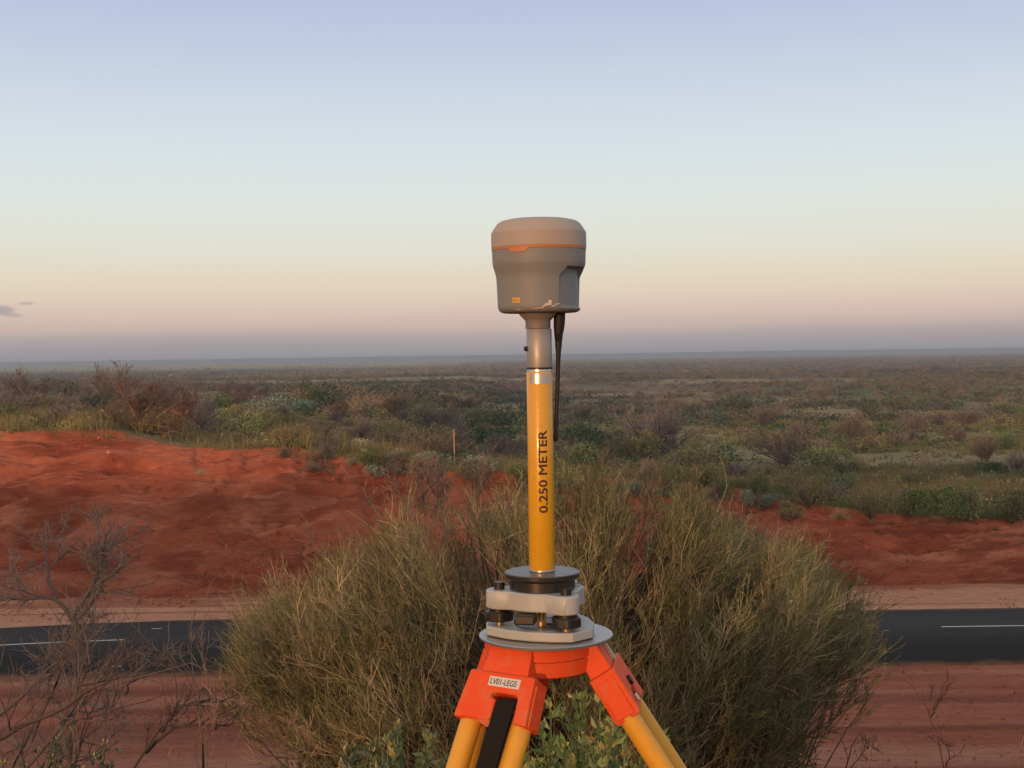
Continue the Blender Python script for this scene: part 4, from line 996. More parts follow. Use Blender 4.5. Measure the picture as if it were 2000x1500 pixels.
leafy_plant(1730, 1488, 5.6, 18, .26, 'low dark green bush along the bottom edge at right', 48, colr=((.08, .10, .05), (.06, .08, .04), (.12, .12, .05)), ll=.03, lw=.009)
leafy_plant(610, 1470, 4.6, 22, .35, 'dark low leafy bush below the left part of the large shrub', 49, colr=((.07, .09, .05), (.05, .07, .04), (.10, .11, .05)), ll=.03, lw=.009)
# ------------------------------------------------------------------ scrub on the bank top and the plain
def proto_leafy(seed, n_leaf=1100, cols=((.08, .10, .04),), ls=.085, lobes=7, flat=1.0):
    rng = np.random.default_rng(seed); g_ = G()
    lc = np.stack([rng.uniform(-.62, .62, lobes), rng.uniform(-.62, .62, lobes), rng.uniform(.35, .72, lobes)], 1); lr = rng.uniform(.26, .48, lobes)
    lc[:, 2] = np.minimum(lc[:, 2], 1.05 - lr)
    k = rng.integers(0, lobes, n_leaf); d = nrm(rng.normal(size=(n_leaf, 3))); rr = lr[k] * rng.uniform(.45, 1.12, n_leaf) ** .6
    P = lc[k] + d * rr[:, None]; P[:, 2] = np.maximum(P[:, 2] * flat, .02)
    cl = np.array(cols); cc = cl[rng.choice(len(cl), lobes)][k] * rng.uniform(.65, 1.35, (n_leaf, 1))
    leaves(g_, rng, P, nrm(d * .6 + jit(rng, n_leaf, .5) + [0, 0, .4]), rng.uniform(.7, 1.5, n_leaf) * ls, rng.uniform(.4, .8, n_leaf) * ls, cc)
    n_ = 16; az = rng.uniform(0, 2 * PI, n_); D = np.stack([np.cos(az) * .7, np.sin(az) * .7, az * 0 + .8], 1)
    st = grow(rng, np.zeros((n_, 3)), D, .9, 5, .05, .15); tubes(g_, st, .03, .008, np.array([.10, .075, .06]), 3)
    P, D, _ = pick(rng, st, 60, .5, 1); tw = grow(rng, P, nrm(D + jit(rng, 60, .5) + [0, 0, .4]), .38, 3, .1, .1); tubes(g_, tw, .009, .004, np.array([.14, .105, .085]), 3)
    return g_
def proto_bare(seed, colr=(.14, .10, .09), n2=130, n3=1100, spread=.55, tilt=1.0, up=.03, th=1.0, leafc=None, n_leaf=0):
    rng = np.random.default_rng(seed); g_ = G(); c = np.array(colr)
    n_ = 18; az = rng.uniform(0, 2 * PI, n_); ti = rng.uniform(.1, tilt, n_); D = np.stack([np.cos(az) * np.sin(ti), np.sin(az) * np.sin(ti), np.cos(ti)], 1)
    st = grow(rng, np.zeros((n_, 3)), D, rng.uniform(.7, 1.05, n_), 6, up, .15); tubes(g_, st, .020 * th, .007 * th, c * rng.uniform(.5, 1.1, (n_, 1)), 4)
    P, D, _ = pick(rng, st, n2, .25, 1); a = grow(rng, P, nrm(D + jit(rng, n2, spread) + [0, 0, .1]), rng.uniform(.2, .45, n2), 4, up, .2); tubes(g_, a, .009 * th, .005 * th, c * rng.uniform(.6, 1.3, (n2, 1)), 3)
    P, D, _ = pick(rng, a, n3, .1, 1); b_ = grow(rng, P, nrm(D + jit(rng, n3, spread) + [0, 0, .15]), rng.uniform(.12, .32, n3), 3, up, .12); tubes(g_, b_, .0055 * th, .003 * th, c * rng.uniform(.7, 1.5, (n3, 1)), 3)
    if n_leaf:
        P, D, _ = pick(rng, b_, n_leaf, .1, 1); leaves(g_, rng, P, nrm(D + jit(rng, n_leaf, .6)), .07, .03, np.array(leafc) * rng.uniform(.6, 1.4, (n_leaf, 1)))
    return g_
KIND = {}
def reg(kind, name, protos): KIND[kind] = (name, [p.mesh(name + '_' + kind, M_far) for p in protos])
reg('green', 'green_shrub', [proto_leafy(s, 1200, ((.070, .100, .036), (.085, .105, .045), (.055, .080, .035))) for s in (1, 2, 3)])
reg('dark', 'dark_shrub', [proto_leafy(s, 1200, ((.028, .050, .028), (.038, .056, .032))) for s in (4, 5, 6)])
reg('silver', 'saltbush', [proto_leafy(s, 1300, ((.135, .175, .145), (.110, .150, .115), (.085, .120, .090)), .07, flat=.9) for s in (7, 8)])
reg('yellow', 'yellow_green_shrub', [proto_leafy(s, 1300, ((.22, .24, .09), (.19, .205, .08), (.14, .16, .065)), .065) for s in (9, 10)])
reg('olive', 'olive_shrub', [proto_leafy(s, 1200, ((.120, .110, .048), (.095, .09, .042), (.14, .12, .06)), .07) for s in (12, 13, 14)])
reg('bare', 'bare_shrub', [proto_bare(s, (.105, .085, .085)) for s in (15, 16, 17)])
reg('brown', 'dry_shrub', [proto_bare(s, (.125, .102, .094), leafc=(.105, .095, .075), n_leaf=500) for s in (18, 19)])
reg('mixed', 'thorny_shrub', [proto_bare(s, (.11, .085, .075), n3=700, leafc=(.085, .09, .05), n_leaf=700) for s in (20, 21, 22)])
reg('tan', 'dead_shrub', [proto_bare(s, (.17, .125, .10), tilt=1.35, n2=60, n3=220, th=1.2) for s in (23, 24)])
reg('cream', 'cushion_shrub', [proto_leafy(25, 1800, ((.50, .44, .29), (.42, .37, .24)), .055, flat=.95)])
rngS = np.random.default_rng(77)
def put(kind, x, y, rx, rz, label, group, cat='shrub', sink=.03):
    name, ms = KIND[kind]; o = link(name, ms[rngS.integers(0, len(ms))])
    o.location = (x, y, float(hgt(x, y)) - sink - .05 * rz); o.rotation_euler = (0, 0, rngS.uniform(0, 2 * PI)); o.scale = (rx, rx * rngS.uniform(.85, 1.1), rz)
    tag(o, label, cat, group); return o
placed = []
def put_px(kind, px, py, wpx, hpx, label, group=None, **k):
    p = hit(px, py, 44); rx = wpx / 2 * p.y / F * 1.05; rz = hpx * p.y / F
    placed.append((p.x, p.y, rx)); return put(kind, p.x, p.y, rx, rz, label, group, **k)
SP = [
 ('bare', 45, 812, 200, 76, 'big mauve-grey leafless shrub at the left edge above the red bank'),
 ('dark', 118, 786, 80, 50, 'dark olive shrub poking up behind the mauve-grey one at left'),
 ('brown', 205, 800, 150, 80, 'tall reddish-brown dry shrub whose top nearly reaches the skyline, at left'),
 ('dark', 192, 806, 64, 40, 'dark blue-green shrub under the tall reddish-brown one'),
 ('olive', 96, 812, 140, 46, 'low spreading yellowish-olive shrub with pale top, left above the red bank'),
 ('green', 12, 826, 70, 42, 'green shrub at the very left edge above the red bank'),
 ('olive', 150, 832, 120, 34, 'low olive shrub on the lip of the red bank at left'),
 ('dark', 78, 838, 30, 18, 'small dark green tuft-like shrub on the lip of the red bank at left'),
 ('dark', 205, 832, 60, 26, 'dark low shrub left of the fallen dead branches'),
 ('brown', 395, 848, 130, 78, 'dense brown dry shrub right behind the fallen dead branches'),
 ('bare', 340, 822, 170, 66, 'grey leafless shrub rising behind the fallen dead branches'),
 ('yellow', 455, 852, 110, 56, 'bright yellow-green shrub on the bank top right of the fallen branches'),
 ('yellow', 520, 850, 70, 46, 'smaller yellow-green shrub touching the bright one on its right'),
 ('silver', 520, 812, 150, 44, 'blue-green saltbush behind the bright yellow-green shrub'),
 ('silver', 610, 812, 130, 38, 'wide low blue-green saltbush left of the tan dead shrub'),
 ('bare', 480, 796, 190, 44, 'purplish leafless shrub behind the blue-green saltbush'),
 ('tan', 712, 812, 120, 54, 'tan dead shrub with splayed branches, midway between left edge and pole'),
 ('cream', 694, 884, 58, 32, 'small cream cushion-like shrub on the lip of the red bank'),
 ('dark', 556, 894, 36, 20, 'small dark shrub on bare red soil at the lip of the bank'),
 ('dark', 617, 902, 26, 14, 'tiny dark shrub on red soil left of the cream cushion shrub'),
 ('olive', 560, 874, 90, 46, 'olive-brown bushy shrub below the yellow-green ones at the bank lip'),
 ('brown', 640, 882, 70, 34, 'low rusty brown shrub just left of the cream cushion shrub'),
 ('olive', 780, 880, 110, 46, 'olive shrub between the cream cushion shrub and the wooden stake'),
 ('silver', 825, 922, 100, 40, 'grey-green saltbush below and left of the wooden stake'),
 ('silver', 950, 922, 120, 38, 'grey-green saltbush below and right of the wooden stake'),
 ('green', 720, 812, 50, 18, 'small fresh green shrub at the foot of the tan dead shrub'),
 ('bare', 1300, 890, 190, 86, 'large smoky grey leafless shrub right of the antenna tip'),
 ('tan', 1235, 840, 130, 50, 'pale dead shrub with splayed branches left of the large smoky grey one'),
 ('mixed', 1535, 906, 170, 74, 'wide grey thorny shrub on the green slope, right of the smoky grey one'),
 ('dark', 1700, 818, 62, 34, 'dark green rounded shrub standing out on the plain at right'),
 ('dark', 1722, 826, 44, 22, 'dark shrub leaning against the rounded dark green one at right'),
 ('mixed', 1606, 779, 46, 24, 'small dark domed shrub alone on the yellowish plain at right'),
 ('tan', 1818, 918, 76, 42, 'dead shrub with dark splayed twigs on the grassy plain at right'),
 ('mixed', 1928, 904, 96, 52, 'dark thorny shrub near the right edge of the plain'),
 ('dark', 1945, 930, 80, 30, 'low dark green shrub below the thorny one near the right edge'),
 ('mixed', 1665, 858, 90, 46, 'dark grey thorny shrub in the middle of the right-hand plain'),
 ('silver', 1466, 992, 66, 42, 'silvery shrub on the red soil of the right-hand bank'),
 ('green', 1412, 978, 56, 46, 'green shrub on the red soil left of the silvery one'),
 ('silver', 1532, 992, 28, 18, 'tiny silvery shrub at the lip of the right-hand bank'),
 ('green', 1478, 962, 64, 42, 'small green shrub behind the silvery one on the right-hand bank'),
 ('olive', 1376, 962, 60, 44, 'olive shrub at the edge of the large shrub on the right-hand bank'),
 ('olive', 1580, 996, 110, 54, 'olive shrub left of the pale dry grass clump on the right-hand bank'),
 ('olive', 1700, 1012, 90, 62, 'brownish tufted shrub right of the pale dry grass clump'),
 ('green', 1780, 1006, 120, 60, 'broad green shrub on the bank lip at right'),
 ('green', 1880, 1014, 120, 70, 'taller green shrub on the bank lip at right, below the dead one'),
 ('green', 1975, 1022, 90, 66, 'green shrub on the bank lip at the right edge'),
 ('green', 1640, 968, 120, 44, 'wide green shrub behind the olive ones at the right-hand bank'),
 ('silver', 883, 840, 76, 22, 'pale bluish shrub just above the wooden stake'),
]
for kd, px, py, wp, hp, lb in SP: put_px(kd, px, py, wp, hp, lb, 'shrubs on top of the red bank' if py > 850 or px < 760 else 'shrubs on the near plain')

# random shrubs: the nearest ones one by one
side = lambda x: 'left of the pole' if x < -1 else 'right of the pole'
desc = {'green': 'rounded green shrub', 'dark': 'dark green shrub', 'silver': 'blue-green saltbush', 'yellow': 'yellow-green shrub', 'olive': 'olive shrub',
        'bare': 'grey leafless shrub', 'brown': 'brown dry shrub', 'mixed': 'grey thorny shrub', 'tan': 'tan dead shrub'}
cand = []
rg = np.random.default_rng(5)
tries = 0
while len(cand) < 190 and tries < 60000:
    tries += 1
    u = rg.random(); y = 56 + (235 - 56) * u ** .9; x = rg.uniform(-.50, .50) * y
    cy = float(crest(x))
    if y < cy + 1.6 or float(clearing(x, y)) > .3: continue
    dens = float(fbm(x / 26, y / 34, 95, 3)); 
    if rg.random() > .25 + 1.2 * (dens - .35): continue
    big = rg.random() ** 1.6; rx = (.75 + 1.75 * big) * (1 + .45 * (y > 100) + .35 * (y > 140)); mind = .7
    if y < cy + 8: rx = .5 + .5 * big
    if y < 64 and abs(x / y * F + 1000 - 886) < 40: continue
    if any((x - a) ** 2 + (y - b_) ** 2 < (mind * (rx + r_)) ** 2 for a, b_, r_ in placed): continue
    h = float(fbm(x / 18, y / 22, 97, 3)); rr = rg.random()
    if x < -3 and y < 110: kd = ('bare' if rr < .34 else 'brown' if rr < .52 else 'silver' if rr < .68 else 'mixed' if rr < .8 else 'olive' if rr < .94 else 'yellow')
    elif h > .52: kd = ('green' if rr < .26 else 'dark' if rr < .46 else 'mixed' if rr < .70 else 'bare' if rr < .92 else 'olive')
    else: kd = ('bare' if rr < .30 else 'mixed' if rr < .55 else 'olive' if rr < .72 else 'dark' if rr < .84 else 'brown' if rr < .94 else 'tan')
    placed.append((x, y, rx)); cand.append((x, y, rx, kd))
todo = []
for x, y, rx, kd in cand:
    band = 'behind the bank lip' if y < 75 else 'on the near plain' if y < 120 else 'on the middle plain' if y < 175 else 'on the farther plain'
    big = 'large' if rx > 1.8 else 'middling' if rx > 1.2 else 'small'
    sx_ = x / y * F + 1000; k = min(7, max(0, int((sx_ + 100) // 275)))
    where = ('at the far left', 'at left', 'left of the middle', 'just left of the pole', 'just right of the pole', 'right of the middle', 'at right', 'at the far right')[k]
    todo.append((kd, x, y, rx, big, band, where))
from collections import defaultdict
cells = defaultdict(list)
for q in sorted(todo, key=lambda q: q[1] / q[2]): cells[(q[0],) + q[4:]].append(q)
ORD = ('leftmost', 'second from left', 'third from left', 'fourth from left', 'fifth from left', 'sixth from left', 'seventh from left', 'eighth from left')
for (kd, big, band, where), qs in cells.items():
    for i, q in enumerate(qs):
        lb = f'{big} {desc[kd]} {band} {where}' + ('' if len(qs) == 1 else f', {ORD[min(i, 7)]}')
        put(kd, q[1], q[2], q[3], q[3] * rg.uniform(.5, .82) + .2, lb, f'{desc[kd]}s scattered {band}')

# shrubs growing down over the lip behind and beside the large shrub
WH = ('left of the stake', 'below the stake', 'between stake and pole', 'just right of the pole', 'under the smoky grey shrub', 'left of the silvery shrub', 'right of the silvery shrub', 'by the cream shrub')
ADJ = {'silver': 'grey-green', 'olive': 'olive', 'green': 'dull green', 'brown': 'brown', 'mixed': 'thorny'}
rs = np.random.default_rng(66); seen_ = {}
for k in range(42):
    px = rs.uniform(600, 1560); lipy = float(np.interp(px, [600, 735, 800, 900, 1000, 1200, 1400, 1560], [889, 908, 915, 920, 928, 935, 950, 995])); py = lipy + rs.uniform(-8, 34)
    if abs(px - 886) < 22: continue
    kd = ('silver', 'olive', 'brown', 'silver', 'green', 'mixed')[k % 6]; wh = WH[7 if px < 735 else 0 if px < 850 else 1 if px < 930 else 2 if px < 1040 else 3 if px < 1200 else 4 if px < 1380 else 5 if px < 1450 else 6]
    low = 'on the lip' if py < lipy + 10 else 'on the red slope'; key = (kd, wh, low); seen_[key] = seen_.get(key, 0) + 1
    lb = f'{ADJ[kd]} shrub {low} {wh}' + ('' if seen_[key] == 1 else ', a smaller one' if seen_[key] == 2 else ', lowest one')
    f = 1.0 if seen_[key] == 1 else .7; put_px(kd, px, py, rs.uniform(45, 90) * f, rs.uniform(22, 40) * f, lb, 'shrubs spilling over the lip of the red bank')
# wide clumps of the middle distance
for k, (px, py, wp, hp, kd, lb) in enumerate([
    (1180, 768, 130, 22, 'green', 'dark green clump of the tree belt just right of the pole, beyond the pale clearing'), (1290, 764, 120, 22, 'dark', 'second clump of the far tree belt, beyond the pale clearing'),
    (1390, 762, 110, 18, 'green', 'third clump of the far tree belt, above the right end of the clearing'), (1480, 764, 90, 15, 'dark', 'last low clump at the right end of the far tree belt'),
    (1440, 800, 110, 30, 'dark', 'dark clump at the near edge of the pale clearing'), (1340, 806, 90, 26, 'mixed', 'grey clump at the near edge of the pale clearing'),
    (1500, 822, 110, 30, 'mixed', 'wide grey clump right of the dark one by the clearing'), (1760, 798, 80, 26, 'green', 'green clump above the rounded dark green shrub at right'),
    (1840, 800, 80, 22, 'dark', 'dark clump right of the green one on the far right plain'), (1890, 832, 130, 34, 'mixed', 'wide smoky clump on the far right plain'),
    (1970, 806, 80, 22, 'green', 'green clump cut by the right edge of the view'), (1860, 850, 80, 20, 'dark', 'low dark clump below the wide smoky one at far right'),
    (900, 800, 150, 34, 'mixed', 'broad grey clump left of the pole'), (960, 772, 120, 20, 'green', 'green clump just left of the pole in the middle distance'),
    (800, 778, 120, 22, 'dark', 'dark clump behind and right of the tan dead shrub'), (860, 840, 120, 36, 'mixed', 'grey thorny clump above and left of the wooden stake'),
    (980, 836, 90, 34, 'dark', 'dark clump touching the pole on its left'), (1140, 820, 110, 34, 'mixed', 'grey clump between the antenna and the pale dead shrub'),
    (1120, 872, 90, 30, 'green', 'green clump below the antenna tip')]):
    put_px(kd, px, py, wp, hp, lb, 'wide clumps on the plain')

# fallen dead branches on the left bank top
def dead_pile():
    rng = np.random.default_rng(8); g_ = G(); p0 = hit(300, 848, 44); Y = p0.y
    paths = [[(232, 842), (262, 828), (330, 834)], [(232, 842), (268, 812), (300, 782)], [(262, 828), (275, 800), (268, 780)], [(268, 818), (300, 798), (345, 805), (368, 810)],
             [(330, 800), (360, 812), (372, 800), (360, 790)], [(270, 822), (250, 790), (236, 760), (240, 735)], [(275, 815), (262, 780), (262, 750)], [(280, 815), (290, 770), (306, 752)],
             [(285, 815), (310, 785), (338, 765)], [(300, 845), (322, 842), (340, 830)], [(292, 842), (315, 848), (336, 842)], [(234, 772), (250, 784), (258, 790)], [(310, 812), (340, 790), (365, 785)], [(258, 835), (300, 815), (330, 822), (368, 815)],
             [(200, 802), (210, 812), (212, 815)], [(270, 838), (245, 846), (225, 850)]]
    pts = []
    for pa in paths:
        dy = rng.uniform(-1.0, 1.0); K = 7; P = np.array([np.array(at(px, py, Y + dy * t)) for t, (px, py) in zip(np.linspace(-.4, 1, len(pa)), pa)])
        s_ = np.linspace(0, len(P) - 1, K); i = np.minimum(s_.astype(int), len(P) - 2); f = (s_ - i)[:, None]; c_ = P[i] * (1 - f) + P[i + 1] * f
        c_[1:-1] += rng.normal(size=(K - 2, 3)) * .035; pts.append(c_)
    pts = np.array(pts); pts[..., 2] = np.maximum(pts[..., 2], hgt(pts[..., 0], pts[..., 1]) + .02)
    tubes(g_, pts, rng.uniform(.022, .05, len(pts)), .010, np.array([.42, .27, .18]) * rng.uniform(.6, 1.3, (len(pts), 1)), 6)
    n1 = 420; P, D, _ = pick(rng, pts, n1, .15, 1); a = grow(rng, P, nrm(D + jit(rng, n1, .6) + [0, 0, -.05]), rng.uniform(.3, 1.1, n1), 5, .0, .2); tubes(g_, a, .012, .007, np.array([.25, .165, .125]) * rng.uniform(.6, 1.3, (n1, 1)), 4)
    n2 = 4200; P, D, _ = pick(rng, a, n2, .1, 1); b_ = grow(rng, P, nrm(D + jit(rng, n2, .5)), rng.uniform(.15, .55, n2), 4, .02, .15); tubes(g_, b_, .008, .004, np.array([.19, .135, .112]) * rng.uniform(.6, 1.4, (n2, 1)), 3)
    base = np.array([p0.x, Y, p0.z])
    tag(link('fallen_branches', g_.mesh('fallen_branches', M_twig, origin=base), loc=base), 'tangle of fallen dead branches, tan and bark-stripped, on the left bank top', 'dead branches')
dead_pile()
# pale stick and dry grass clump
p = hit(107, 836, 44); g_ = G(); q = np.array([[p.x - .3, p.y, p.z + .05], [p.x, p.y + .03, p.z + .08], [p.x + .32, p.y - .02, p.z + .05]])
tubes(g_, q[None], .030, .018, np.array([.42, .28, .20]), 6); tag(link('stick', g_.mesh('stick', M_twig, origin=q[1]), loc=q[1]), 'short pale stick lying on the lip of the red bank at left', 'stick')
def clump(name, px, py, wpx, hpx, colr, label, seed, n_=260):
    rng = np.random.default_rng(seed); p = hit(px, py, 44); s = p.y / F; az = rng.uniform(0, 2 * PI, n_); ti = rng.uniform(.1, 1.35, n_)
    D = np.stack([np.cos(az) * np.sin(ti), np.sin(az) * np.sin(ti), np.cos(ti)], 1); P = np.stack([rng.normal(size=n_) * .08, rng.normal(size=n_) * .08, n_ * [0]], 1)
    pts = grow(rng, P, D, rng.uniform(.5, 1, n_) * wpx / 2 * s, 4, -.12, .06); pts[..., 2] = np.maximum(pts[..., 2] * (hpx * 2 / wpx), .01)
    g_ = G(); tubes(g_, pts, .010, .003, np.array(colr) * rng.uniform(.6, 1.2, (n_, 1)), 3)
    tag(link(name, g_.mesh(name, M_grass), loc=p), label, 'grass')
clump('grass_clump', 1641, 1014, 56, 26, (.42, .30, .18), 'pale dry grass clump on the red lip of the right-hand bank', 3)
clump('grass_clump', 392, 927, 14, 12, (.38, .38, .26), 'small pale tuft growing on the face of the red bank at left', 4, 90)
clump('grass_clump', 1440, 945, 14, 10, (.55, .50, .44), 'tiny whitish tuft on red soil between shrubs of the right-hand bank', 6, 60)
# wooden stake
q = at(887, 838, 61.5); p = Vector((q.x, q.y, float(hgt(q.x, q.y)))); bm = bmesh.new(); h_ = q.z - p.z; w_ = .024
vs0 = [(-w_, -w_ * .6), (w_, -w_ * .6), (w_, w_ * .6), (-w_, w_ * .6)]
r0 = [bm.verts.new((x_, y_, 0)) for x_, y_ in vs0]; r1 = [bm.verts.new((x_ - .02, y_, h_)) for x_, y_ in vs0]; tipv = bm.verts.new((0, 0, -.25))
for k in range(4): bm.faces.new((r0[k], r0[(k + 1) % 4], r1[(k + 1) % 4], r1[k])); bm.faces.new((r0[(k + 1) % 4], r0[k], tipv))
bm.faces.new(r1)
st = bm_obj('wooden_stake', bm, pbr('stake_timber', (.46, .32, .22), .8, var=.2, scale=8), loc=p, smooth=False, bevel=.004); tag(st, 'pale wooden survey stake standing on the bank top left of the pole', 'stake')

# ground cover (stuff)
def scatter(name, x, y, sx, sz, cols, n_tri, mat, label, cat, blade=False, seed=0, sink=.05, tsize=.55, cv=.12):
    rng = np.random.default_rng(seed); n_ = len(x); z = hgt(x, y) - sink * sz
    m = n_ * n_tri; k = np.repeat(np.arange(n_), n_tri)
    if blade:
        az = rng.uniform(0, 2 * PI, m); r_ = np.sqrt(rng.random(m)) * sx[k] * .5
        B = np.stack([x[k] + np.cos(az) * r_, y[k] + np.sin(az) * r_, z[k]], 1)
        lean = np.stack([np.cos(az), np.sin(az), az * 0], 1) * (rng.uniform(.0, .6, m) * sz[k])[:, None]
        tip = B + lean + np.array([0, 0, 1.]) * (rng.uniform(.5, 1.1, m) * sz[k])[:, None]
        a2 = rng.uniform(0, PI, m); W = np.stack([np.cos(a2), np.sin(a2), a2 * 0], 1) * (rng.uniform(.5, 1.1, m) * np.clip(.022 * (y[k] / 60), .02, .2))[:, None]
        V = np.stack([B - W, B + W, tip], 1)
    else:
        d = nrm(rng.normal(size=(m, 3))); d[:, 2] = np.abs(d[:, 2]); rr = rng.uniform(.35, 1.0, m)
        Cn = np.stack([x[k] + d[:, 0] * sx[k] * rr, y[k] + d[:, 1] * sx[k] * rr, z[k] + d[:, 2] * sz[k] * rr], 1)
        s_ = np.minimum(np.minimum(sx[k], sz[k] * 1.3) * tsize, .0020 * y[k])
        A_ = nrm(rng.normal(size=(m, 3))) * s_[:, None]; B_ = nrm(rng.normal(size=(m, 3))) * s_[:, None] * .8
        V = np.stack([Cn - A_ * .6, Cn + A_ * .6 + B_ * .2, Cn + B_], 1)
    c = np.repeat(cols[k] * rng.uniform(.75, 1.25, (n_, 1))[k] * rng.uniform(1 - cv, 1 + cv, (m, 1)), 3, 0)
    o = link(name, np_mesh(name, V.reshape(-1, 3), [np.arange(m * 3).reshape(-1, 3)], mat, c)); tag(o, label, cat, kind='stuff'); return o
def area_pts(rng, n_, y0, y1, half=.56, p=2.0):
    y = (rng.uniform(y0 ** p, y1 ** p, n_)) ** (1 / p); x = rng.uniform(-half, half, n_) * (y + 10); return x, y
KEEP = [(885, 9, 870, 1.0)] + [(px, wp / 2, py, .75) for kd, px, py, wp, hp, lb in SP if kd in ('yellow', 'cream', 'silver', 'tan', 'brown') or px in (1818, 1700)] + [(300, 75, 850, .8)]
KEEP = [(px, hw, float(hit(px, py, 44).y), pr) for px, hw, py, pr in KEEP if px != 885] + [(886, 9, 61.5, .6)]
def clear(x, y, rng, front=5.0):
    """thins the growth standing right in front of the plants that show above it"""
    ok = np.ones(len(x), bool); sx = x / y * F + 1000; r = rng.random(len(x))
    for px, hw, yy, pr in KEEP: ok &= ~((np.abs(sx - px) < hw) & (y < yy + .6) & (y > yy - front) & (r < pr))
    return ok
def cover_cols(x, y, rng):
    a = fbm(x / 7, y / 9, 61, 4)[:, None]; b_ = fbm(x / 24, y / 36, 96, 3)[:, None]
    grn = np.array([.060, .085, .032]); oli = np.array([.120, .110, .045]); stw = np.array([.24, .18, .085]); rus = np.array([.13, .085, .060]); yel = np.array([.19, .175, .075]); mau = np.array([.105, .08, .068])
    right = sm(0, 8, x)[:, None]; dyc = (y - crest(x))[:, None]
    near_g = right * sm(18, 6, dyc)
    c = oli + (grn - oli) * sm(.40, .60, a); c = c + (stw - c) * sm(.54, .70, b_) * .6
    c = c + (grn * 1.05 - c) * near_g * .75
    c = c + (yel - c) * (1 - right) * sm(9, 2, dyc) * .7
    k = rng.random((len(x), 1)); c = np.where(k < .05, stw * .85, c); c = np.where((k > .9), rus, c); c = np.where((k > .80) & (k < .9), mau, c)
    return c
rng = np.random.default_rng(31)
x, y = area_pts(rng, 52000, 53, 110, .56, 1.4); dyc = y - crest(x); edge = .2 + 1.6 * fbm(x / 1.8, y * 0, 98, 3) - 1.0
ok = (dyc > edge + .15) ; x, y = x[ok], y[ok]; ok = clear(x, y, rng); x, y = x[ok], y[ok]
big = fbm(x / 4, y / 4, 99, 3)
hm = sm(.35, .7, fbm(x / 2.2, y / 2.2, 130, 4))
scatter('grass', x, y, .35 + .3 * big, (.16 + .75 * hm) * (.7 + .5 * rng.random(len(x))) * (1 + .5 * sm(-17, -13, x) * sm(-2, -5, x) * sm(7, 3, y - crest(x))), cover_cols(x, y, rng), 9, M_grass, 'mixed green and straw grass covering the bank top', 'grass', blade=True, seed=1)
# thin growth creeping down onto the soil at the lip
x = rng.uniform(-34, 34, 900); y = crest(x) - rng.exponential(.7, 900) + .3; k = fbm(x / 2, y / 2, 101, 3) > .5; x, y = x[k], y[k]
scatter('lip_tufts', x, y, rng.uniform(.12, .35, len(x)), rng.uniform(.1, .3, len(x)), cover_cols(x, y, rng), 10, M_grass, 'sparse tufts straggling over the lip of the red bank', 'grass', blade=True, seed=2)
x, y = area_pts(rng, 30000, 56, 280, .56, 1.7); ok = y > crest(x) + 1.5; x, y = x[ok], y[ok]
ok = (fbm(x / 12, y / 16, 103, 3) > .27) & clear(x, y, rng, 8) & ((clearing(x, y) < .5) | (rng.random(len(x)) < .12)); x, y = x[ok], y[ok]
nr = y < 115; xn, yn = x[nr], y[nr]; x, y = x[~nr], y[~nr]; bg_ = rng.random(len(xn)) ** 2.5
scatter('near_scrub', xn, yn, .30 + .8 * bg_, .18 + .65 * bg_, cover_cols(xn, yn, rng), 80, M_far, 'low scrub between the shrubs just behind the bank', 'scrub', seed=8, tsize=.30)
bg_ = rng.random(len(x)) ** 2.5
scatter('low_scrub', x, y, .35 + 1.1 * bg_, .18 + .75 * bg_, cover_cols(x, y, rng), 34, M_far, 'low scrub between the shrubs of the near plain', 'scrub', seed=3, tsize=.36)
def far_cols(x, y, rng):
    a = fbm(x / 60, y / 130, 111, 4)[:, None]; b_ = fbm(x / 160, y / 420, 112, 3)[:, None]; k = rng.random((len(x), 1))
    mau = np.array([.088, .072, .064]); drk = np.array([.036, .048, .034]); oli = np.array([.092, .088, .048]); brn = np.array([.105, .078, .060])
    c = mau + (drk - mau) * sm(.46, .58, a); c = c + (oli - c) * sm(.52, .64, b_) * .7
    c = np.where(k < .25, brn, c); c = np.where((k > .86), drk, c); return c
x, y = area_pts(rng, 26000, 225, 900, .56, 2.0); ok = fbm(x / 35, y / 60, 104, 3) + .25 * rng.random(len(x)) > .52; ok &= (clearing(x, y) < .5) | (rng.random(len(x)) < .10); x, y = x[ok], y[ok]
scatter('far_scrub', x, y, rng.uniform(1.2, 3.4, len(x)), rng.uniform(.7, 1.9, len(x)), far_cols(x, y, rng), 30, M_far, 'scrub dotting the middle distance of the plain', 'scrub', seed=4, tsize=.42)
x, y = area_pts(rng, 42000, 800, 5200, .56, 1.5); gsx = (y > 1400) & (x < -100) & (rng.random(len(x)) < .88); ok = (fbm(x / 120, y / 240, 105, 3) + .3 * rng.random(len(x)) > .50) & ~gsx; x, y = x[ok], y[ok]
scatter('distant_scrub', x, y, rng.uniform(2, 6, len(x)), rng.uniform(1.0, 2.4, len(x)), far_cols(x, y, rng), 12, M_far, 'hazy brown scrub of the far plain merging towards the horizon', 'scrub', seed=5, tsize=.6)
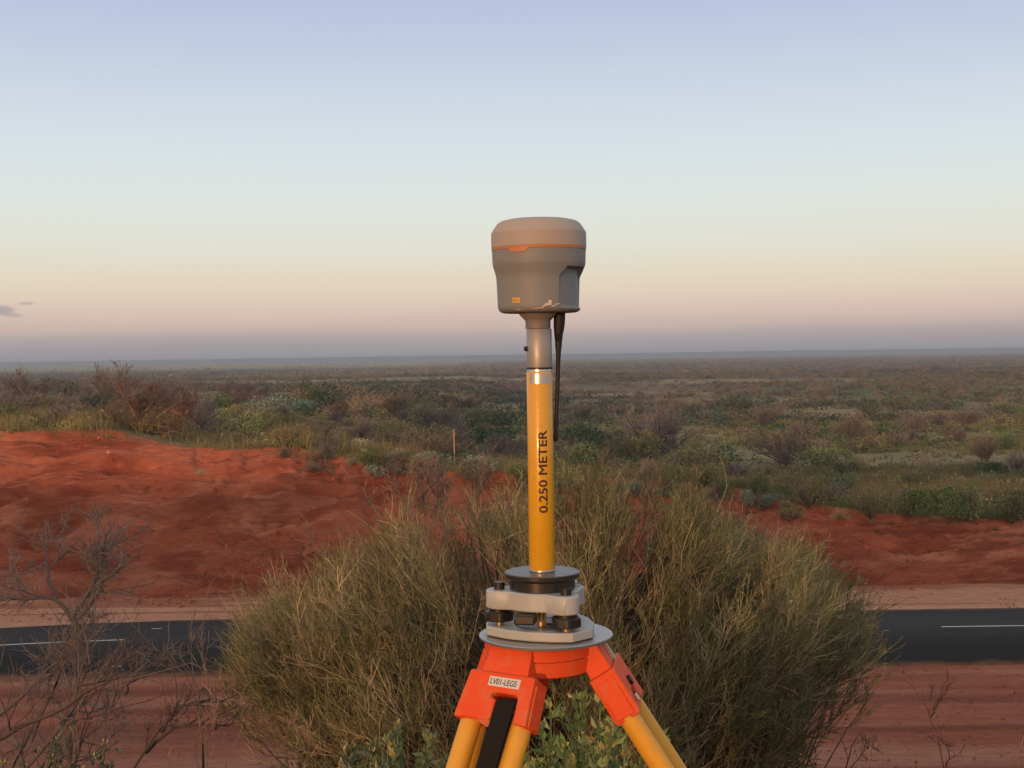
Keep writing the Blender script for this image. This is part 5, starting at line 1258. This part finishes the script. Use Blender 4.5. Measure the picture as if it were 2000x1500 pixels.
# clods on the cut face and verges
x = rng.uniform(-34, 34, 16000); y = rng.uniform(44.9, 63, 16000); ok = (y < crest(x)) & (fbm(x / 3, y / 2, 120, 3) > .5); x, y = x[ok], y[ok]; s_ = rng.exponential(.026, len(x)) + .010
cc = np.array([.26, .07, .04]) * rng.uniform(.5, 1.3, (len(x), 1)); cc = np.where(rng.random((len(x), 1)) < .03, np.array([.42, .25, .18]), cc)
scatter('clods', x, y, s_, s_, cc, 8, M_far, 'clods and pebbles on the red cut face', 'clods', seed=6, tsize=.9)
x, y = rng.uniform(-16, 16, 6000), rng.uniform(19, 36.6, 6000); s_ = rng.exponential(.016, len(x)) + .008
cc = np.array([.24, .085, .05]) * rng.uniform(.5, 1.5, (len(x), 1))
scatter('pebbles', x, y, s_, s_, cc, 8, M_far, 'pebbles on the graded near verge', 'pebbles', seed=7, tsize=.9)
# white shed far off
bm = bmesh.new(); prism(bm, [(-8, -4), (8, -4), (8, 4), (-8, 4)], 0, 4.2)
sh = empty('shed', (at(1684, 690, 6480).x, 6480, -18.4)); tag(sh, 'tiny white shed far off below the skyline at right', 'shed')
m_wh = pbr('shed_white', (.8, .8, .78), .5, var=.05, scale=.3)
bm_obj('wall', bm, m_wh, sh, smooth=False)
bm = bmesh.new(); v = [bm.verts.new(c_) for c_ in ((-8.5, -4.5, 4.21), (8.5, -4.5, 4.21), (8.5, 4.5, 4.21), (-8.5, 4.5, 4.21), (-8.5, 0, 6), (8.5, 0, 6))]
for f in ((0, 1, 5, 4), (2, 3, 4, 5), (0, 4, 3), (1, 2, 5), (3, 2, 1, 0)): bm.faces.new([v[i] for i in f])
bm_obj('roof', bm, pbr('shed_roof', (.75, .76, .78), .4, metal=.2, var=.05, scale=.3), sh, smooth=False)

# ------------------------------------------------------------------ haze
HZ = 2.1e-4
m = bpy.data.materials.new('haze'); m.use_nodes = True; n = m.node_tree.nodes; n.clear()
o_ = n.new('ShaderNodeOutputMaterial'); pv = n.new('ShaderNodeVolumePrincipled'); pv.inputs['Color'].default_value = (.66, .82, 1.0, 1); pv.inputs['Density'].default_value = HZ; pv.inputs['Anisotropy'].default_value = .1
m.node_tree.links.new(pv.outputs[0], o_.inputs['Volume'])
if HZ:
    bm = bmesh.new(); prism(bm, [(-11000, -200), (11000, -200), (11000, 11000), (-11000, 11000)], -60, 5)
    hz_o = bm_obj('haze', bm, m, smooth=False); tag(hz_o, 'thin evening haze over the plain', 'haze', kind='stuff')
